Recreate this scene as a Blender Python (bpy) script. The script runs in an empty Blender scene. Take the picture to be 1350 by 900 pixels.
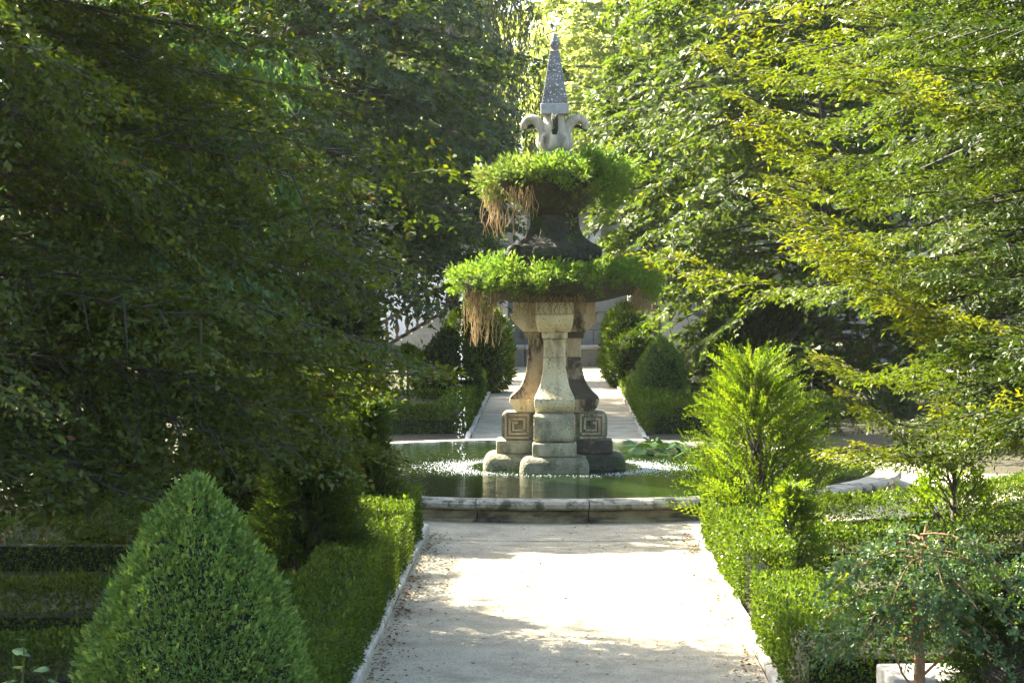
import bpy, bmesh, math, random
import numpy as np
from mathutils import Vector, Matrix

PI = math.pi
random.seed(7)
S = bpy.context.scene
COL = S.collection

# ------------------------------------------------------------------ camera, sky, sun, exposure
CAM_H = 3.0
cam_data = bpy.data.cameras.new('camera')
cam = bpy.data.objects.new('camera', cam_data)
COL.objects.link(cam)
cam.location = (0, 0, CAM_H)
cam.rotation_euler = (math.radians(90 - 2.058), 0, math.radians(1.01))
cam_data.sensor_width = 36
cam_data.lens = 78.67
cam_data.clip_end = 2000
S.camera = cam

SUN_EL, SUN_B = 41.0, 36.0            # elevation; degrees behind the pure left
world = bpy.data.worlds.new('World')
S.world = world
world.use_nodes = True
wn = world.node_tree.nodes
wl = world.node_tree.links
bg = wn['Background']
sky = wn.new('ShaderNodeTexSky')
sky.sky_type = 'NISHITA'
sky.sun_disc = False
sky.sun_elevation = math.radians(SUN_EL)
sky.sun_rotation = math.radians(-(90 - SUN_B))
sky.air_density = 1.0
sky.dust_density = 2.5
sky.ozone_density = 1.0
bg.inputs['Strength'].default_value = 0.095
wl.new(sky.outputs[0], bg.inputs['Color'])

sd = bpy.data.lights.new('sun', 'SUN')
sd.energy = 5.0
sd.angle = math.radians(0.55)
sd.color = (1.0, 0.91, 0.75)
sun = bpy.data.objects.new('sun', sd)
COL.objects.link(sun)
el, b = math.radians(SUN_EL), math.radians(SUN_B)
sun_dir = Vector((math.cos(el) * math.cos(b), -math.cos(el) * math.sin(b), -math.sin(el)))
sun.rotation_euler = sun_dir.to_track_quat('-Z', 'Y').to_euler()
sun.location = (-20, 40, 30)

S.view_settings.view_transform = 'Standard'
S.view_settings.look = 'None'
S.view_settings.gamma = 1
S.view_settings.exposure = 3.2
S.view_settings.use_curve_mapping = False
S.render.engine = 'CYCLES'
S.cycles.use_denoising = True
S.cycles.max_bounces = 8
S.cycles.diffuse_bounces = 4
S.cycles.transmission_bounces = 6
S.cycles.glossy_bounces = 3
S.cycles.sample_clamp_indirect = 6

# ------------------------------------------------------------------ materials
def mat_new(name):
    m = bpy.data.materials.new(name)
    m.use_nodes = True
    nt = m.node_tree
    nt.nodes.clear()
    return m, nt, nt.nodes, nt.links

def ramp(n, stops):
    r = n.new('ShaderNodeValToRGB')
    e = r.color_ramp.elements
    while len(e) > 1:
        e.remove(e[-1])
    e[0].position, e[0].color = stops[0][0], (*stops[0][1], 1)
    for p, c in stops[1:]:
        x = e.new(p)
        x.color = (*c, 1)
    return r

def leaf_mat(name, stops, trans=0.45, gloss=0.06, rough=0.5, tcol=(1.75, 1.6, 0.40), k=.72):
    """Leaf: colour per leaf from the face attribute 'var', diffuse + translucent + thin gloss."""
    m, nt, n, l = mat_new(name)
    at = n.new('ShaderNodeAttribute'); at.attribute_name = 'var'
    r = ramp(n, [(p, tuple(k * q for q in c)) for p, c in stops])
    l.new(at.outputs['Fac'], r.inputs[0])
    d = n.new('ShaderNodeBsdfDiffuse')
    t = n.new('ShaderNodeBsdfTranslucent')
    mul = n.new('ShaderNodeMix'); mul.data_type = 'RGBA'; mul.blend_type = 'MULTIPLY'
    mul.inputs[0].default_value = 1.0
    mul.inputs[7].default_value = (*tcol, 1)
    mul.clamp_result = False
    l.new(r.outputs[0], mul.inputs[6])
    l.new(r.outputs[0], d.inputs[0])
    l.new(mul.outputs[2], t.inputs[0])
    mx = n.new('ShaderNodeMixShader'); mx.inputs[0].default_value = trans
    l.new(d.outputs[0], mx.inputs[1]); l.new(t.outputs[0], mx.inputs[2])
    g = n.new('ShaderNodeBsdfGlossy'); g.inputs['Roughness'].default_value = rough
    g.inputs[0].default_value = (0.85, 0.88, 0.72, 1)
    mg = n.new('ShaderNodeMixShader')
    lw = n.new('ShaderNodeLayerWeight'); lw.inputs[0].default_value = 0.25
    mt = n.new('ShaderNodeMath'); mt.operation = 'MULTIPLY_ADD'
    mt.inputs[1].default_value = 0.03; mt.inputs[2].default_value = gloss * .25
    l.new(lw.outputs['Fresnel'], mt.inputs[0])
    l.new(mt.outputs[0], mg.inputs[0])
    l.new(mx.outputs[0], mg.inputs[1]); l.new(g.outputs[0], mg.inputs[2])
    o = n.new('ShaderNodeOutputMaterial')
    l.new(mg.outputs[0], o.inputs[0])
    return m

def surf_mat(name, stops, scale=3.0, detail=8, rough=0.85, bump=0.3, bscale=40.0, stain=None,
             stain_scale=1.6, stain_pos=(0.5, 0.62), spots=None, stretch=(1, 1, 1), bdist=0.02):
    """Stone, soil, bark: a noise ramp, an optional second patchy stain colour, fine bump."""
    m, nt, n, l = mat_new(name)
    geo = n.new('ShaderNodeNewGeometry')
    mp = n.new('ShaderNodeMapping'); mp.inputs['Scale'].default_value = stretch
    l.new(geo.outputs['Position'], mp.inputs[0])
    nz = n.new('ShaderNodeTexNoise'); nz.inputs['Scale'].default_value = scale
    nz.inputs['Detail'].default_value = detail; nz.inputs['Roughness'].default_value = 0.65
    l.new(mp.outputs[0], nz.inputs[0])
    r = ramp(n, stops); l.new(nz.outputs[0], r.inputs[0])
    col = r.outputs[0]
    if stain:
        n2 = n.new('ShaderNodeTexNoise'); n2.inputs['Scale'].default_value = stain_scale
        n2.inputs['Detail'].default_value = 9; n2.inputs['Roughness'].default_value = 0.7
        l.new(mp.outputs[0], n2.inputs[0])
        rs = ramp(n, [(stain_pos[0], (0, 0, 0)), (stain_pos[1], (1, 1, 1))])
        l.new(n2.outputs[0], rs.inputs[0])
        mx = n.new('ShaderNodeMix'); mx.data_type = 'RGBA'
        l.new(rs.outputs[0], mx.inputs[0]); l.new(col, mx.inputs[6]); mx.inputs[7].default_value = (*stain, 1)
        col = mx.outputs[2]
    if spots:
        sc, c, lo, hi = spots
        n3 = n.new('ShaderNodeTexNoise'); n3.inputs['Scale'].default_value = sc
        n3.inputs['Detail'].default_value = 3
        l.new(geo.outputs['Position'], n3.inputs[0])
        rs = ramp(n, [(lo, (0, 0, 0)), (hi, (1, 1, 1))]); l.new(n3.outputs[0], rs.inputs[0])
        mx = n.new('ShaderNodeMix'); mx.data_type = 'RGBA'
        l.new(rs.outputs[0], mx.inputs[0]); l.new(col, mx.inputs[6]); mx.inputs[7].default_value = (*c, 1)
        col = mx.outputs[2]
    bs = n.new('ShaderNodeBsdfPrincipled')
    bs.inputs['Roughness'].default_value = rough
    bs.inputs['Specular IOR Level'].default_value = 0.3
    l.new(col, bs.inputs['Base Color'])
    nb = n.new('ShaderNodeTexNoise'); nb.inputs['Scale'].default_value = bscale
    nb.inputs['Detail'].default_value = 6
    l.new(geo.outputs['Position'], nb.inputs[0])
    bp = n.new('ShaderNodeBump'); bp.inputs['Strength'].default_value = bump
    bp.inputs['Distance'].default_value = bdist
    l.new(nb.outputs[0], bp.inputs['Height']); l.new(bp.outputs[0], bs.inputs['Normal'])
    o = n.new('ShaderNodeOutputMaterial'); l.new(bs.outputs[0], o.inputs[0])
    return m

def flat_mat(name, col, rough=0.6):
    m, nt, n, l = mat_new(name)
    bs = n.new('ShaderNodeBsdfPrincipled'); bs.inputs['Base Color'].default_value = (*col, 1)
    bs.inputs['Roughness'].default_value = rough
    o = n.new('ShaderNodeOutputMaterial'); l.new(bs.outputs[0], o.inputs[0])
    return m

M = {}
# leaves
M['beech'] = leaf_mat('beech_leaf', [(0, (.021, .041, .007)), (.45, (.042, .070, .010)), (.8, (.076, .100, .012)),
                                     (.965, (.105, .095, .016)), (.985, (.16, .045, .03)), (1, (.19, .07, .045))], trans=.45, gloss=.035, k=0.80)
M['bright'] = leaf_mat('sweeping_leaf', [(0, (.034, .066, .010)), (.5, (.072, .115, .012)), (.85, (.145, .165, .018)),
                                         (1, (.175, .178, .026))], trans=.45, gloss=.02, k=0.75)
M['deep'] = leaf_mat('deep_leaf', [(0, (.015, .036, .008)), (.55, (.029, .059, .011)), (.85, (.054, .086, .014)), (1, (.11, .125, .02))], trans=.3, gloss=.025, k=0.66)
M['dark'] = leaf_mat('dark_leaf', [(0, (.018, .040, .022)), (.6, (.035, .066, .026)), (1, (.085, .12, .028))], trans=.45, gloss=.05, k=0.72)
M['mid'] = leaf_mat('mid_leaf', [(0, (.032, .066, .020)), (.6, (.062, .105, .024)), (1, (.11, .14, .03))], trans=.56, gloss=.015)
M['far'] = leaf_mat('far_leaf', [(0, (.15, .20, .065)), (.6, (.22, .27, .09)), (1, (.28, .31, .12))], trans=.65, gloss=.01, tcol=(1.55, 1.5, .8), k=0.9)  # leaf colour paled to carry the haze and backlit glow
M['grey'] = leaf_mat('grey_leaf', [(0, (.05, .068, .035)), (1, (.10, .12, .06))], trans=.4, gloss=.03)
M['loquat'] = leaf_mat('drooping_leaf', [(0, (.045, .10, .035)), (.7, (.075, .155, .05)), (1, (.11, .18, .05))], trans=.4, gloss=.06)
M['box'] = leaf_mat('box_leaf', [(0, (.030, .062, .010)), (.6, (.060, .112, .014)), (1, (.11, .155, .02))], trans=.5, gloss=.03, k=0.78)
M['yew'] = leaf_mat('yew_leaf', [(0, (.042, .092, .020)), (.6, (.085, .150, .034)), (1, (.150, .20, .05))], trans=.3, gloss=.04, k=1.12)
M['yewdark'] = leaf_mat('yew_dark_leaf', [(0, (.022, .050, .014)), (.7, (.045, .085, .018)), (1, (.09, .12, .02))], trans=.5, gloss=.03)
M['feather'] = leaf_mat('feather_leaf', [(0, (.045, .095, .010)), (.6, (.085, .145, .014)), (1, (.13, .17, .02))], trans=.55, gloss=.02, k=0.85)
M['fern'] = leaf_mat('fern_leaf', [(0, (.060, .12, .022)), (.6, (.115, .185, .036)), (.93, (.175, .22, .05)), (1, (.22, .18, .08))], tcol=(1.3, 1.4, .5), trans=.5, gloss=.02, k=0.85)
M['fern2'] = leaf_mat('fern_olive_leaf', [(0, (.060, .105, .026)), (.6, (.110, .16, .045)), (1, (.21, .19, .08))], tcol=(1.3, 1.35, .55), trans=.5, gloss=.02, k=0.85)
M['bluegreen'] = leaf_mat('bluegreen_leaf', [(0, (.042, .088, .040)), (.7, (.085, .145, .068)), (.96, (.14, .18, .07)), (1, (.22, .10, .05))], trans=.3, gloss=.015, k=0.85)
M['root'] = leaf_mat('dry_root', [(0, (.20, .135, .06)), (1, (.40, .29, .15))], trans=.3, gloss=.01, tcol=(1, 1, 1), k=1.0)
M['lily'] = leaf_mat('lily_leaf', [(0, (.015, .042, .013)), (1, (.035, .075, .024))], trans=.2, gloss=.12, rough=.28)
M['litter'] = leaf_mat('litter_leaf', [(0, (.07, .035, .016)), (.6, (.15, .075, .03)), (1, (.24, .15, .06))], trans=.15, gloss=.02, k=1.0)
M['grass'] = leaf_mat('grass_blade', [(0, (.03, .055, .012)), (1, (.07, .11, .02))], trans=.4, gloss=.02)
# solids
M['bark'] = surf_mat('bark', [(.3, (.035, .028, .020)), (.7, (.10, .085, .065))], scale=9, stretch=(1, 1, .25), bump=.8, bscale=26)
M['bark_dark'] = surf_mat('bark_dark', [(.3, (.018, .015, .010)), (.7, (.045, .038, .026))], scale=9, stretch=(1, 1, .25), bump=.8, bscale=26)
M['bark_red'] = surf_mat('bark_red', [(.3, (.11, .055, .022)), (.7, (.24, .13, .055))], scale=16, stretch=(1, 1, .3), bump=.6, bscale=60)
M['bark_grey'] = surf_mat('bark_grey', [(.3, (.11, .095, .075)), (.7, (.24, .22, .19))], scale=6, stretch=(1, 1, .2), bump=.6)
M['inner_shade'] = surf_mat('inner_shade', [(.3, (.008, .013, .004)), (.7, (.014, .022, .006))], scale=30, bump=.8, bscale=50)  # near-black colour stands in for the shade inside dense foliage
M['cream'] = surf_mat('cream_stone', [(.25, (.42, .32, .155)), (.5, (.64, .53, .30)), (.75, (.74, .66, .42))], scale=4.5,
                      stain=(.19, .145, .075), stain_scale=4.2, stain_pos=(.52, .70), bump=.8, bscale=38, spots=(34, (.06, .05, .035), .63, .69), stretch=(1, 1, .38), bdist=.03)
M['tan'] = surf_mat('tan_stone', [(.25, (.24, .17, .09)), (.55, (.42, .32, .185)), (.8, (.55, .45, .28))], scale=5,
                    stain=(.05, .038, .024), stain_scale=4.5, stain_pos=(.48, .60), bump=.8, bscale=38, stretch=(1, 1, .4), bdist=.03)
M['grime_and_silhouette'] = surf_mat('grime_and_silhouette_stone', [(.3, (.040, .033, .022)), (.7, (.085, .07, .045))], scale=4,
                          stain=(.28, .23, .14), stain_scale=2.2, stain_pos=(.56, .66), bump=.5, bscale=45)  # grime on the right pier; on the balustrade a silhouette put into colour
M['base'] = surf_mat('base_stone', [(.25, (.20, .18, .105)), (.55, (.36, .325, .20)), (.8, (.50, .46, .30))], scale=5,
                     stain=(.13, .125, .07), stain_scale=4.0, stain_pos=(.48, .66), bump=.8, bscale=34, stretch=(1, 1, .6), bdist=.03, spots=(30, (.42, .40, .30), .66, .72))
M['algae'] = surf_mat('algae_stone', [(.3, (.13, .125, .075)), (.7, (.26, .245, .15))], scale=5,
                      stain=(.06, .066, .035), stain_scale=3.4, stain_pos=(.47, .66), bump=.9, bscale=28, bdist=.03, spots=(26, (.30, .29, .2), .66, .73))
M['moss_and_hole'] = surf_mat('moss_and_hole_stone', [(.3, (.022, .021, .014)), (.6, (.05, .046, .03)), (.8, (.10, .09, .06))], scale=6,
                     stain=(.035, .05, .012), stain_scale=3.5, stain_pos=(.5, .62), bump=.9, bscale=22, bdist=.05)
M['lichen'] = surf_mat('lichen_stone', [(.3, (.085, .08, .07)), (.7, (.19, .18, .155))], scale=6, bump=.5, bscale=40,
                       spots=(40, (.60, .60, .56), .60, .64))
M['cup'] = surf_mat('streaked_stone', [(.25, (.22, .18, .11)), (.5, (.38, .33, .23)), (.75, (.52, .47, .36))], scale=7, stretch=(1, 1, .35),
                     stain=(.10, .085, .055), stain_scale=6.0, stain_pos=(.5, .68), bump=.5, bscale=50)
M['greystone'] = surf_mat('grey_stone', [(.3, (.20, .195, .175)), (.7, (.40, .385, .34))], scale=5,
                          stain=(.09, .085, .065), stain_scale=2.5, stain_pos=(.5, .72), bump=.5, bscale=40)
M['rimtop'] = surf_mat('rim_stone', [(.3, (.19, .175, .125)), (.7, (.37, .345, .265))], scale=6,
                       stain=(.06, .06, .032), stain_scale=4.5, stain_pos=(.47, .58), bump=.5, bscale=40)
M['rimwall'] = surf_mat('rim_wall_stone', [(.3, (.13, .105, .055)), (.7, (.36, .30, .17))], scale=3.5, stretch=(1, 1, 3),
                        stain=(.035, .03, .02), stain_scale=1.7, stain_pos=(.46, .62), bump=.6, bscale=35)
M['wall'] = surf_mat('wall_stone', [(.3, (.11, .112, .10)), (.7, (.23, .23, .21))], scale=2.2,
                     stain=(.05, .055, .04), stain_scale=1.1, stain_pos=(.46, .66), bump=.5, bscale=20)
M['plaster'] = surf_mat('white_plaster', [(.3, (.76, .77, .77)), (.7, (.84, .85, .85))], scale=1.2, bump=.15)
M['soil'] = surf_mat('soil', [(.3, (.030, .025, .014)), (.55, (.05, .045, .022)), (.75, (.045, .06, .020))], scale=2.5, bump=.9, bscale=25, rough=1, bdist=.05)
M['kerb'] = surf_mat('kerb_stone', [(.3, (.30, .27, .20)), (.7, (.50, .46, .36))], scale=7, stain=(.13, .115, .075),
                     stain_scale=3, stain_pos=(.5, .7), bump=.5)
M['slab'] = surf_mat('slab_stone', [(.3, (.26, .25, .21)), (.7, (.42, .41, .36))], scale=8, stain=(.26, .25, .2), stain_scale=4, stain_pos=(.55, .75), bump=.4)
M['gravel'] = surf_mat('gravel', [(.3, (.30, .255, .165)), (.5, (.45, .395, .265)), (.7, (.57, .505, .355))], scale=2.2, detail=14,
                       stain=(.30, .245, .16), stain_scale=.7, stain_pos=(.55, .78), bump=1.0, bscale=70, rough=.95,
                       spots=(60, (.20, .175, .125), .56, .68), bdist=.04)

def water_mat():
    m, nt, n, l = mat_new('pond_water')
    geo = n.new('ShaderNodeNewGeometry')
    bs = n.new('ShaderNodeBsdfPrincipled')
    bs.inputs['Roughness'].default_value = .035
    bs.inputs['IOR'].default_value = 1.333
    nz = n.new('ShaderNodeTexNoise'); nz.inputs['Scale'].default_value = .5; nz.inputs['Detail'].default_value = 5
    l.new(geo.outputs['Position'], nz.inputs[0])
    r = ramp(n, [(.3, (.004, .010, .002)), (.7, (.010, .020, .004))]); l.new(nz.outputs[0], r.inputs[0])
    l.new(r.outputs[0], bs.inputs['Base Color'])
    n1 = n.new('ShaderNodeTexNoise'); n1.inputs['Scale'].default_value = 9; n1.inputs['Detail'].default_value = 3
    mp = n.new('ShaderNodeMapping'); mp.inputs['Scale'].default_value = (.6, 1.4, 1)
    l.new(geo.outputs['Position'], mp.inputs[0]); l.new(mp.outputs[0], n1.inputs[0])
    bp = n.new('ShaderNodeBump'); bp.inputs['Strength'].default_value = .22; bp.inputs['Distance'].default_value = .012
    l.new(n1.outputs[0], bp.inputs['Height'])
    wv = n.new('ShaderNodeTexWave'); wv.wave_type = 'RINGS'; wv.rings_direction = 'Z'
    wv.inputs['Scale'].default_value = 2.4; wv.inputs['Distortion'].default_value = 2.5
    mp2 = n.new('ShaderNodeMapping'); mp2.inputs['Location'].default_value = (0, -30, 0)
    l.new(geo.outputs['Position'], mp2.inputs[0]); l.new(mp2.outputs[0], wv.inputs[0])
    b2 = n.new('ShaderNodeBump'); b2.inputs['Strength'].default_value = .09; b2.inputs['Distance'].default_value = .02
    l.new(wv.outputs['Fac'], b2.inputs['Height']); l.new(bp.outputs[0], b2.inputs['Normal'])
    l.new(b2.outputs[0], bs.inputs['Normal'])
    o = n.new('ShaderNodeOutputMaterial'); l.new(bs.outputs[0], o.inputs[0])
    return m
M['water'] = water_mat()
M['foam'] = flat_mat('foam', (.5, .54, .52), .2)

def drop_mat():
    m, nt, n, l = mat_new('water_drop')
    bs = n.new('ShaderNodeBsdfPrincipled')
    bs.inputs['Base Color'].default_value = (.9, .95, .97, 1); bs.inputs['Roughness'].default_value = .05
    bs.inputs['Transmission Weight'].default_value = .6; bs.inputs['IOR'].default_value = 1.33
    o = n.new('ShaderNodeOutputMaterial'); l.new(bs.outputs[0], o.inputs[0])
    return m
M['drop'] = drop_mat()

# ------------------------------------------------------------------ object helpers
def X(px, Y): return (px - 727.0) / 2950.0 * Y
def Zz(py, Y): return CAM_H - (py - 344.0) / 2950.0 * Y
def U(v):
    v = np.asarray(v, float)
    return v / (np.linalg.norm(v, axis=-1, keepdims=True) + 1e-9)

def link(o, parent=None):
    COL.objects.link(o)
    if parent: o.parent = parent
    return o

def tag(o, label=None, cat=None, group=None, kind=None):
    if label: o['label'] = label
    if cat: o['category'] = cat
    if group: o['group'] = group
    if kind: o['kind'] = kind
    return o

def thing(name, label, cat, loc=(0, 0, 0), rz=0, group=None):
    o = bpy.data.objects.new(name, None)
    o.empty_display_size = .2
    o.location = loc; o.rotation_euler = (0, 0, rz)
    link(o)
    return tag(o, label, cat, group)

def raw_mesh(name, verts, faces, mat, smooth=False, var=None):
    """verts (n,3); faces: int array (m,k) of equal-size polygons, or a list of tuples"""
    me = bpy.data.meshes.new(name)
    if isinstance(faces, np.ndarray):
        nf, k = faces.shape
        me.vertices.add(len(verts)); me.loops.add(nf * k); me.polygons.add(nf)
        me.vertices.foreach_set('co', np.ascontiguousarray(verts, np.float32).ravel())
        me.loops.foreach_set('vertex_index', faces.astype(np.int32).ravel())
        me.polygons.foreach_set('loop_start', np.arange(0, nf * k, k, dtype=np.int32))
        try: me.polygons.foreach_set('loop_total', np.full(nf, k, np.int32))
        except Exception: pass
        me.update(calc_edges=True)
    else:
        me.from_pydata([tuple(v) for v in verts], [], faces)
        me.update()
    if smooth:
        me.polygons.foreach_set('use_smooth', np.ones(len(me.polygons), bool))
    if var is not None:
        a = me.attributes.new('var', 'FLOAT', 'FACE')
        a.data.foreach_set('value', np.asarray(var, np.float32))
    if mat: me.materials.append(mat)
    return me

def obj(name, me, parent=None, loc=(0, 0, 0), rot=(0, 0, 0)):
    o = bpy.data.objects.new(name, me)
    o.location = loc; o.rotation_euler = rot
    return link(o, parent)

def bm_mesh(name, bm, mat, smooth=False):
    me = bpy.data.meshes.new(name)
    bmesh.ops.recalc_face_normals(bm, faces=bm.faces)
    bm.to_mesh(me); bm.free()
    if smooth: me.polygons.foreach_set('use_smooth', np.ones(len(me.polygons), bool))
    if mat: me.materials.append(mat)
    return me

def box_mesh(name, x0, x1, y0, y1, z0, z1, mat, bevel=0.0, seg=1, rough=0.0, smooth=False):
    bm = bmesh.new()
    bmesh.ops.create_cube(bm, size=1)
    for v in bm.verts:
        v.co = Vector((x0 + (v.co.x + .5) * (x1 - x0), y0 + (v.co.y + .5) * (y1 - y0), z0 + (v.co.z + .5) * (z1 - z0)))
        if rough: v.co += Vector([random.uniform(-rough, rough) for _ in range(3)])
    if bevel:
        bmesh.ops.bevel(bm, geom=list(bm.edges), offset=bevel, segments=seg, affect='EDGES', profile=.5)
    return bm_mesh(name, bm, mat, smooth)

def lathe(profile, n=32, closed=False, wob=0.0, ph=0.0, rng=None):
    """profile list of (r,z) -> verts, faces"""
    rng = rng or np.random.default_rng(1)
    pr = np.array(profile, float)
    a = np.linspace(0, 2 * PI, n, endpoint=False) + ph
    r = pr[:, 0][:, None] * (1 + wob * rng.normal(size=(len(pr), n)))
    v = np.stack([r * np.cos(a), r * np.sin(a), np.repeat(pr[:, 1][:, None], n, 1)], -1).reshape(-1, 3)
    f = []
    for i in range(len(pr) - 1):
        for j in range(n):
            k = (j + 1) % n
            f.append((i * n + j, i * n + k, (i + 1) * n + k, (i + 1) * n + j))
    return v, np.array(f)

def tubes(paths, k=5):
    """paths: list of (points (m,3), radii (m)) -> one set of verts, quad faces"""
    V, F, off = [], [], 0
    ang = np.linspace(0, 2 * PI, k, endpoint=False)
    for pts, rad in paths:
        pts = np.asarray(pts, float); rad = np.asarray(rad, float)
        m = len(pts)
        t = U(np.gradient(pts, axis=0))
        ref = np.where(np.abs(t[:, 2:3]) > .9, np.array([[1., 0, 0]]), np.array([[0, 0, 1.]]))
        s = U(np.cross(t, ref)); u = np.cross(s, t)
        ring = pts[:, None, :] + rad[:, None, None] * (np.cos(ang)[None, :, None] * s[:, None, :] + np.sin(ang)[None, :, None] * u[:, None, :])
        V.append(ring.reshape(-1, 3))
        i = np.arange(m - 1)[:, None] * k; j = np.arange(k)[None, :]; j2 = (np.arange(k)[None, :] + 1) % k
        F.append(np.stack([off + i + j, off + i + j2, off + i + k + j2, off + i + k + j], -1).reshape(-1, 4))
        off += m * k
    return np.concatenate(V), np.concatenate(F)

def leaf_geo(pos, axis, nrm, L, W, fold=.18, droop=.08, tri=False):
    pos = np.asarray(pos); axis = U(axis)
    side = U(np.cross(nrm, axis)); n = np.cross(axis, side)
    L = np.broadcast_to(np.asarray(L, float), (len(pos),))[:, None]
    W = np.broadcast_to(np.asarray(W, float), (len(pos),))[:, None]
    if tri:      # small far leaves: one triangle each
        c = pos + axis * L * .12
        v = np.stack([c + side * W * .58, pos + axis * L * 1.05 - n * L * droop, c - side * W * .58], 1)
        return v.reshape(-1, 3), np.arange(len(pos) * 3).reshape(-1, 3)
    mid = pos + axis * L * .45 + n * W * fold
    v = np.stack([pos, mid + side * W * .5, pos + axis * L - n * L * droop, mid - side * W * .5], 1)
    f = np.arange(len(pos) * 4).reshape(-1, 4)
    return v.reshape(-1, 3), f

def leaf_obj(name, parent, mat, pos, axis, nrm, L, W, rng, var=None, **kw):
    v, f = leaf_geo(pos, axis, nrm, L, W, **kw)
    if var is None: var = rng.random(len(pos))
    return obj(name, raw_mesh(name, v, f, mat, var=var), parent)

def rnd(rng, n): return rng.normal(size=(n, 3))

def copy_tree(o, parent=None):
    c = o.copy(); COL.objects.link(c); c.parent = parent
    for ch in list(o.children): copy_tree(ch, c)
    return c

# ------------------------------------------------------------------ setting
PY, PR = 30.0, 4.55           # pool centre depth and radius
PC = X(731, PY)               # fountain axis

def sheet(name, pts, z, mat):
    me = raw_mesh(name, [(x, y, z) for x, y in pts], [tuple(range(len(pts)))], mat)
    return tag(obj(name, me), kind='structure')

bm = bmesh.new()
bmesh.ops.create_grid(bm, x_segments=8, y_segments=8, size=600)
g = obj('ground', bm_mesh('ground', bm, M['soil'])); g['kind'] = 'structure'; g.location = (0, 300, 0)

sheet('path', [(-1.36, -2), (1.55, -2), (1.55, 63.5), (-1.36, 63.5)], .004, M['gravel'])
ringp = [(PC + 6.15 * math.cos(a), PY + 6.15 * math.sin(a)) for a in np.linspace(0, 2 * PI, 72, endpoint=False)]
sheet('round_path', ringp, .008, M['gravel'])
sheet('cross_path', [(-30, PY - 1.5), (30, PY - 1.5), (30, PY + 1.5), (-30, PY + 1.5)], .012, M['gravel'])
sheet('terrace_path', [(-14, 60.2), (14, 60.2), (14, 63.6), (-14, 63.6)], .016, M['gravel'])

def kerb(x, y0, y1, w=.075):
    k = obj('kerb', None); k.empty_display_size = .2; k['kind'] = 'structure'; k.location = (x, y0, 0)
    meshes = [box_mesh('kerb_stone', -w / 2, w / 2, 0, .93, -.05, .07, M['kerb'], bevel=.014, rough=.012) for _ in range(4)]
    y = 0; i = 0
    while y < y1 - y0:
        s = obj('kerb_stone', meshes[i % 4], k, (random.uniform(-.008, .008), y, random.uniform(-.012, .012)),
                (0, random.uniform(-.02, .02), random.uniform(-.012, .012)))
        y += .955; i += 1
kerb(-1.40, 10.5, 24.0); kerb(1.59, 10.5, 24.0)
kerb(-1.40, 36.6, 58.0); kerb(1.59, 36.6, 58.0)

# ------------------------------------------------------------------ pool
pool = thing('pool_rim', 'round low stone pool rim with weathered rounded coping around the fountain', 'pool', (PC, PY, 0))
def ring_stone(profile, n_seg, gap, mat, steps=4):
    """one stone of a ring: profile [(r,z)] closed, swept over its share of the circle, centred on angle 0"""
    half = PI / n_seg - gap
    V = []
    for a in np.linspace(-half, half, steps + 1):
        for r, z in profile: V.append((r * math.cos(a), r * math.sin(a), z))
    k = len(profile); F = []
    for i in range(steps):
        for j in range(k):
            j2 = (j + 1) % k
            F.append((i * k + j, i * k + j2, (i + 1) * k + j2, (i + 1) * k + j))
    F.append(tuple(range(k))[::-1]); F.append(tuple(range(steps * k, steps * k + k)))
    return V, F
NS = 22
cop = [(PR - .30, .235), (PR - .28, .262), (PR - .05, .268), (PR + .025, .255), (PR + .055, .225), (PR + .05, .185), (PR + .01, .158), (PR - .06, .152), (PR - .30, .15)]
wal = [(PR - .28, -.2), (PR - .28, .148), (PR - .08, .148), (PR - .055, .13), (PR - .075, .09), (PR - .05, .06), (PR - .01, .045), (PR - .005, -.2)]
for prof, nm, mt in ((cop, 'coping_stone', 'rimtop'), (wal, 'wall_stone', 'rimwall')):
    v, f = ring_stone(prof, NS, .0016, M[mt])
    me = raw_mesh(nm, v, f, M[mt])
    for i in range(NS):
        obj(nm, me, pool, (0, 0, random.uniform(-.004, .004) if nm[0] == 'c' else 0), (0, 0, 2 * PI * (i + .3) / NS))
v, f = lathe([(.02, 0), (1.4, 0), (2.8, 0), (PR - .27, 0)], 64)
w = obj('water', raw_mesh('water', v, f, M['water']), None, (PC, PY, .238)); w['kind'] = 'structure'

# ------------------------------------------------------------------ fountain
ft = thing('fountain', 'tall tiered stone fountain with two planted basins and an obelisk on top', 'fountain', (PC, PY, 0))

def arm_mesh(name, secs, mat, r_in=.05, smooth=False, ncurve=1):
    """one arm of the cross-shaped pier, pointing to -Y; secs = [(z, reach, half_width)]"""
    V, F = [], []
    for z, r, hw in secs:
        V += [(-hw, -r_in, z), (-hw, -r, z), (hw, -r, z), (hw, -r_in, z)]
    m = len(secs)
    for i in range(m - 1):
        for j in range(4):
            j2 = (j + 1) % 4
            F.append((i * 4 + j, i * 4 + j2, i * 4 + 4 + j2, i * 4 + 4 + j))
    F.append((3, 2, 1, 0)); F.append(tuple(range(4 * m - 4, 4 * m)))
    bm = bmesh.new()
    vs = [bm.verts.new(v) for v in V]
    for f in F: bm.faces.new([vs[i] for i in f])
    bm.normal_update()
    ed = [e for e in bm.edges if len(e.link_faces) == 2 and e.calc_face_angle(0) > .7 and all(abs(v.co.y) > r_in + .01 for v in e.verts)]
    bmesh.ops.bevel(bm, geom=ed, offset=.012, segments=2, affect='EDGES', profile=.5)
    return bm_mesh(name, bm, mat, smooth)

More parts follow.
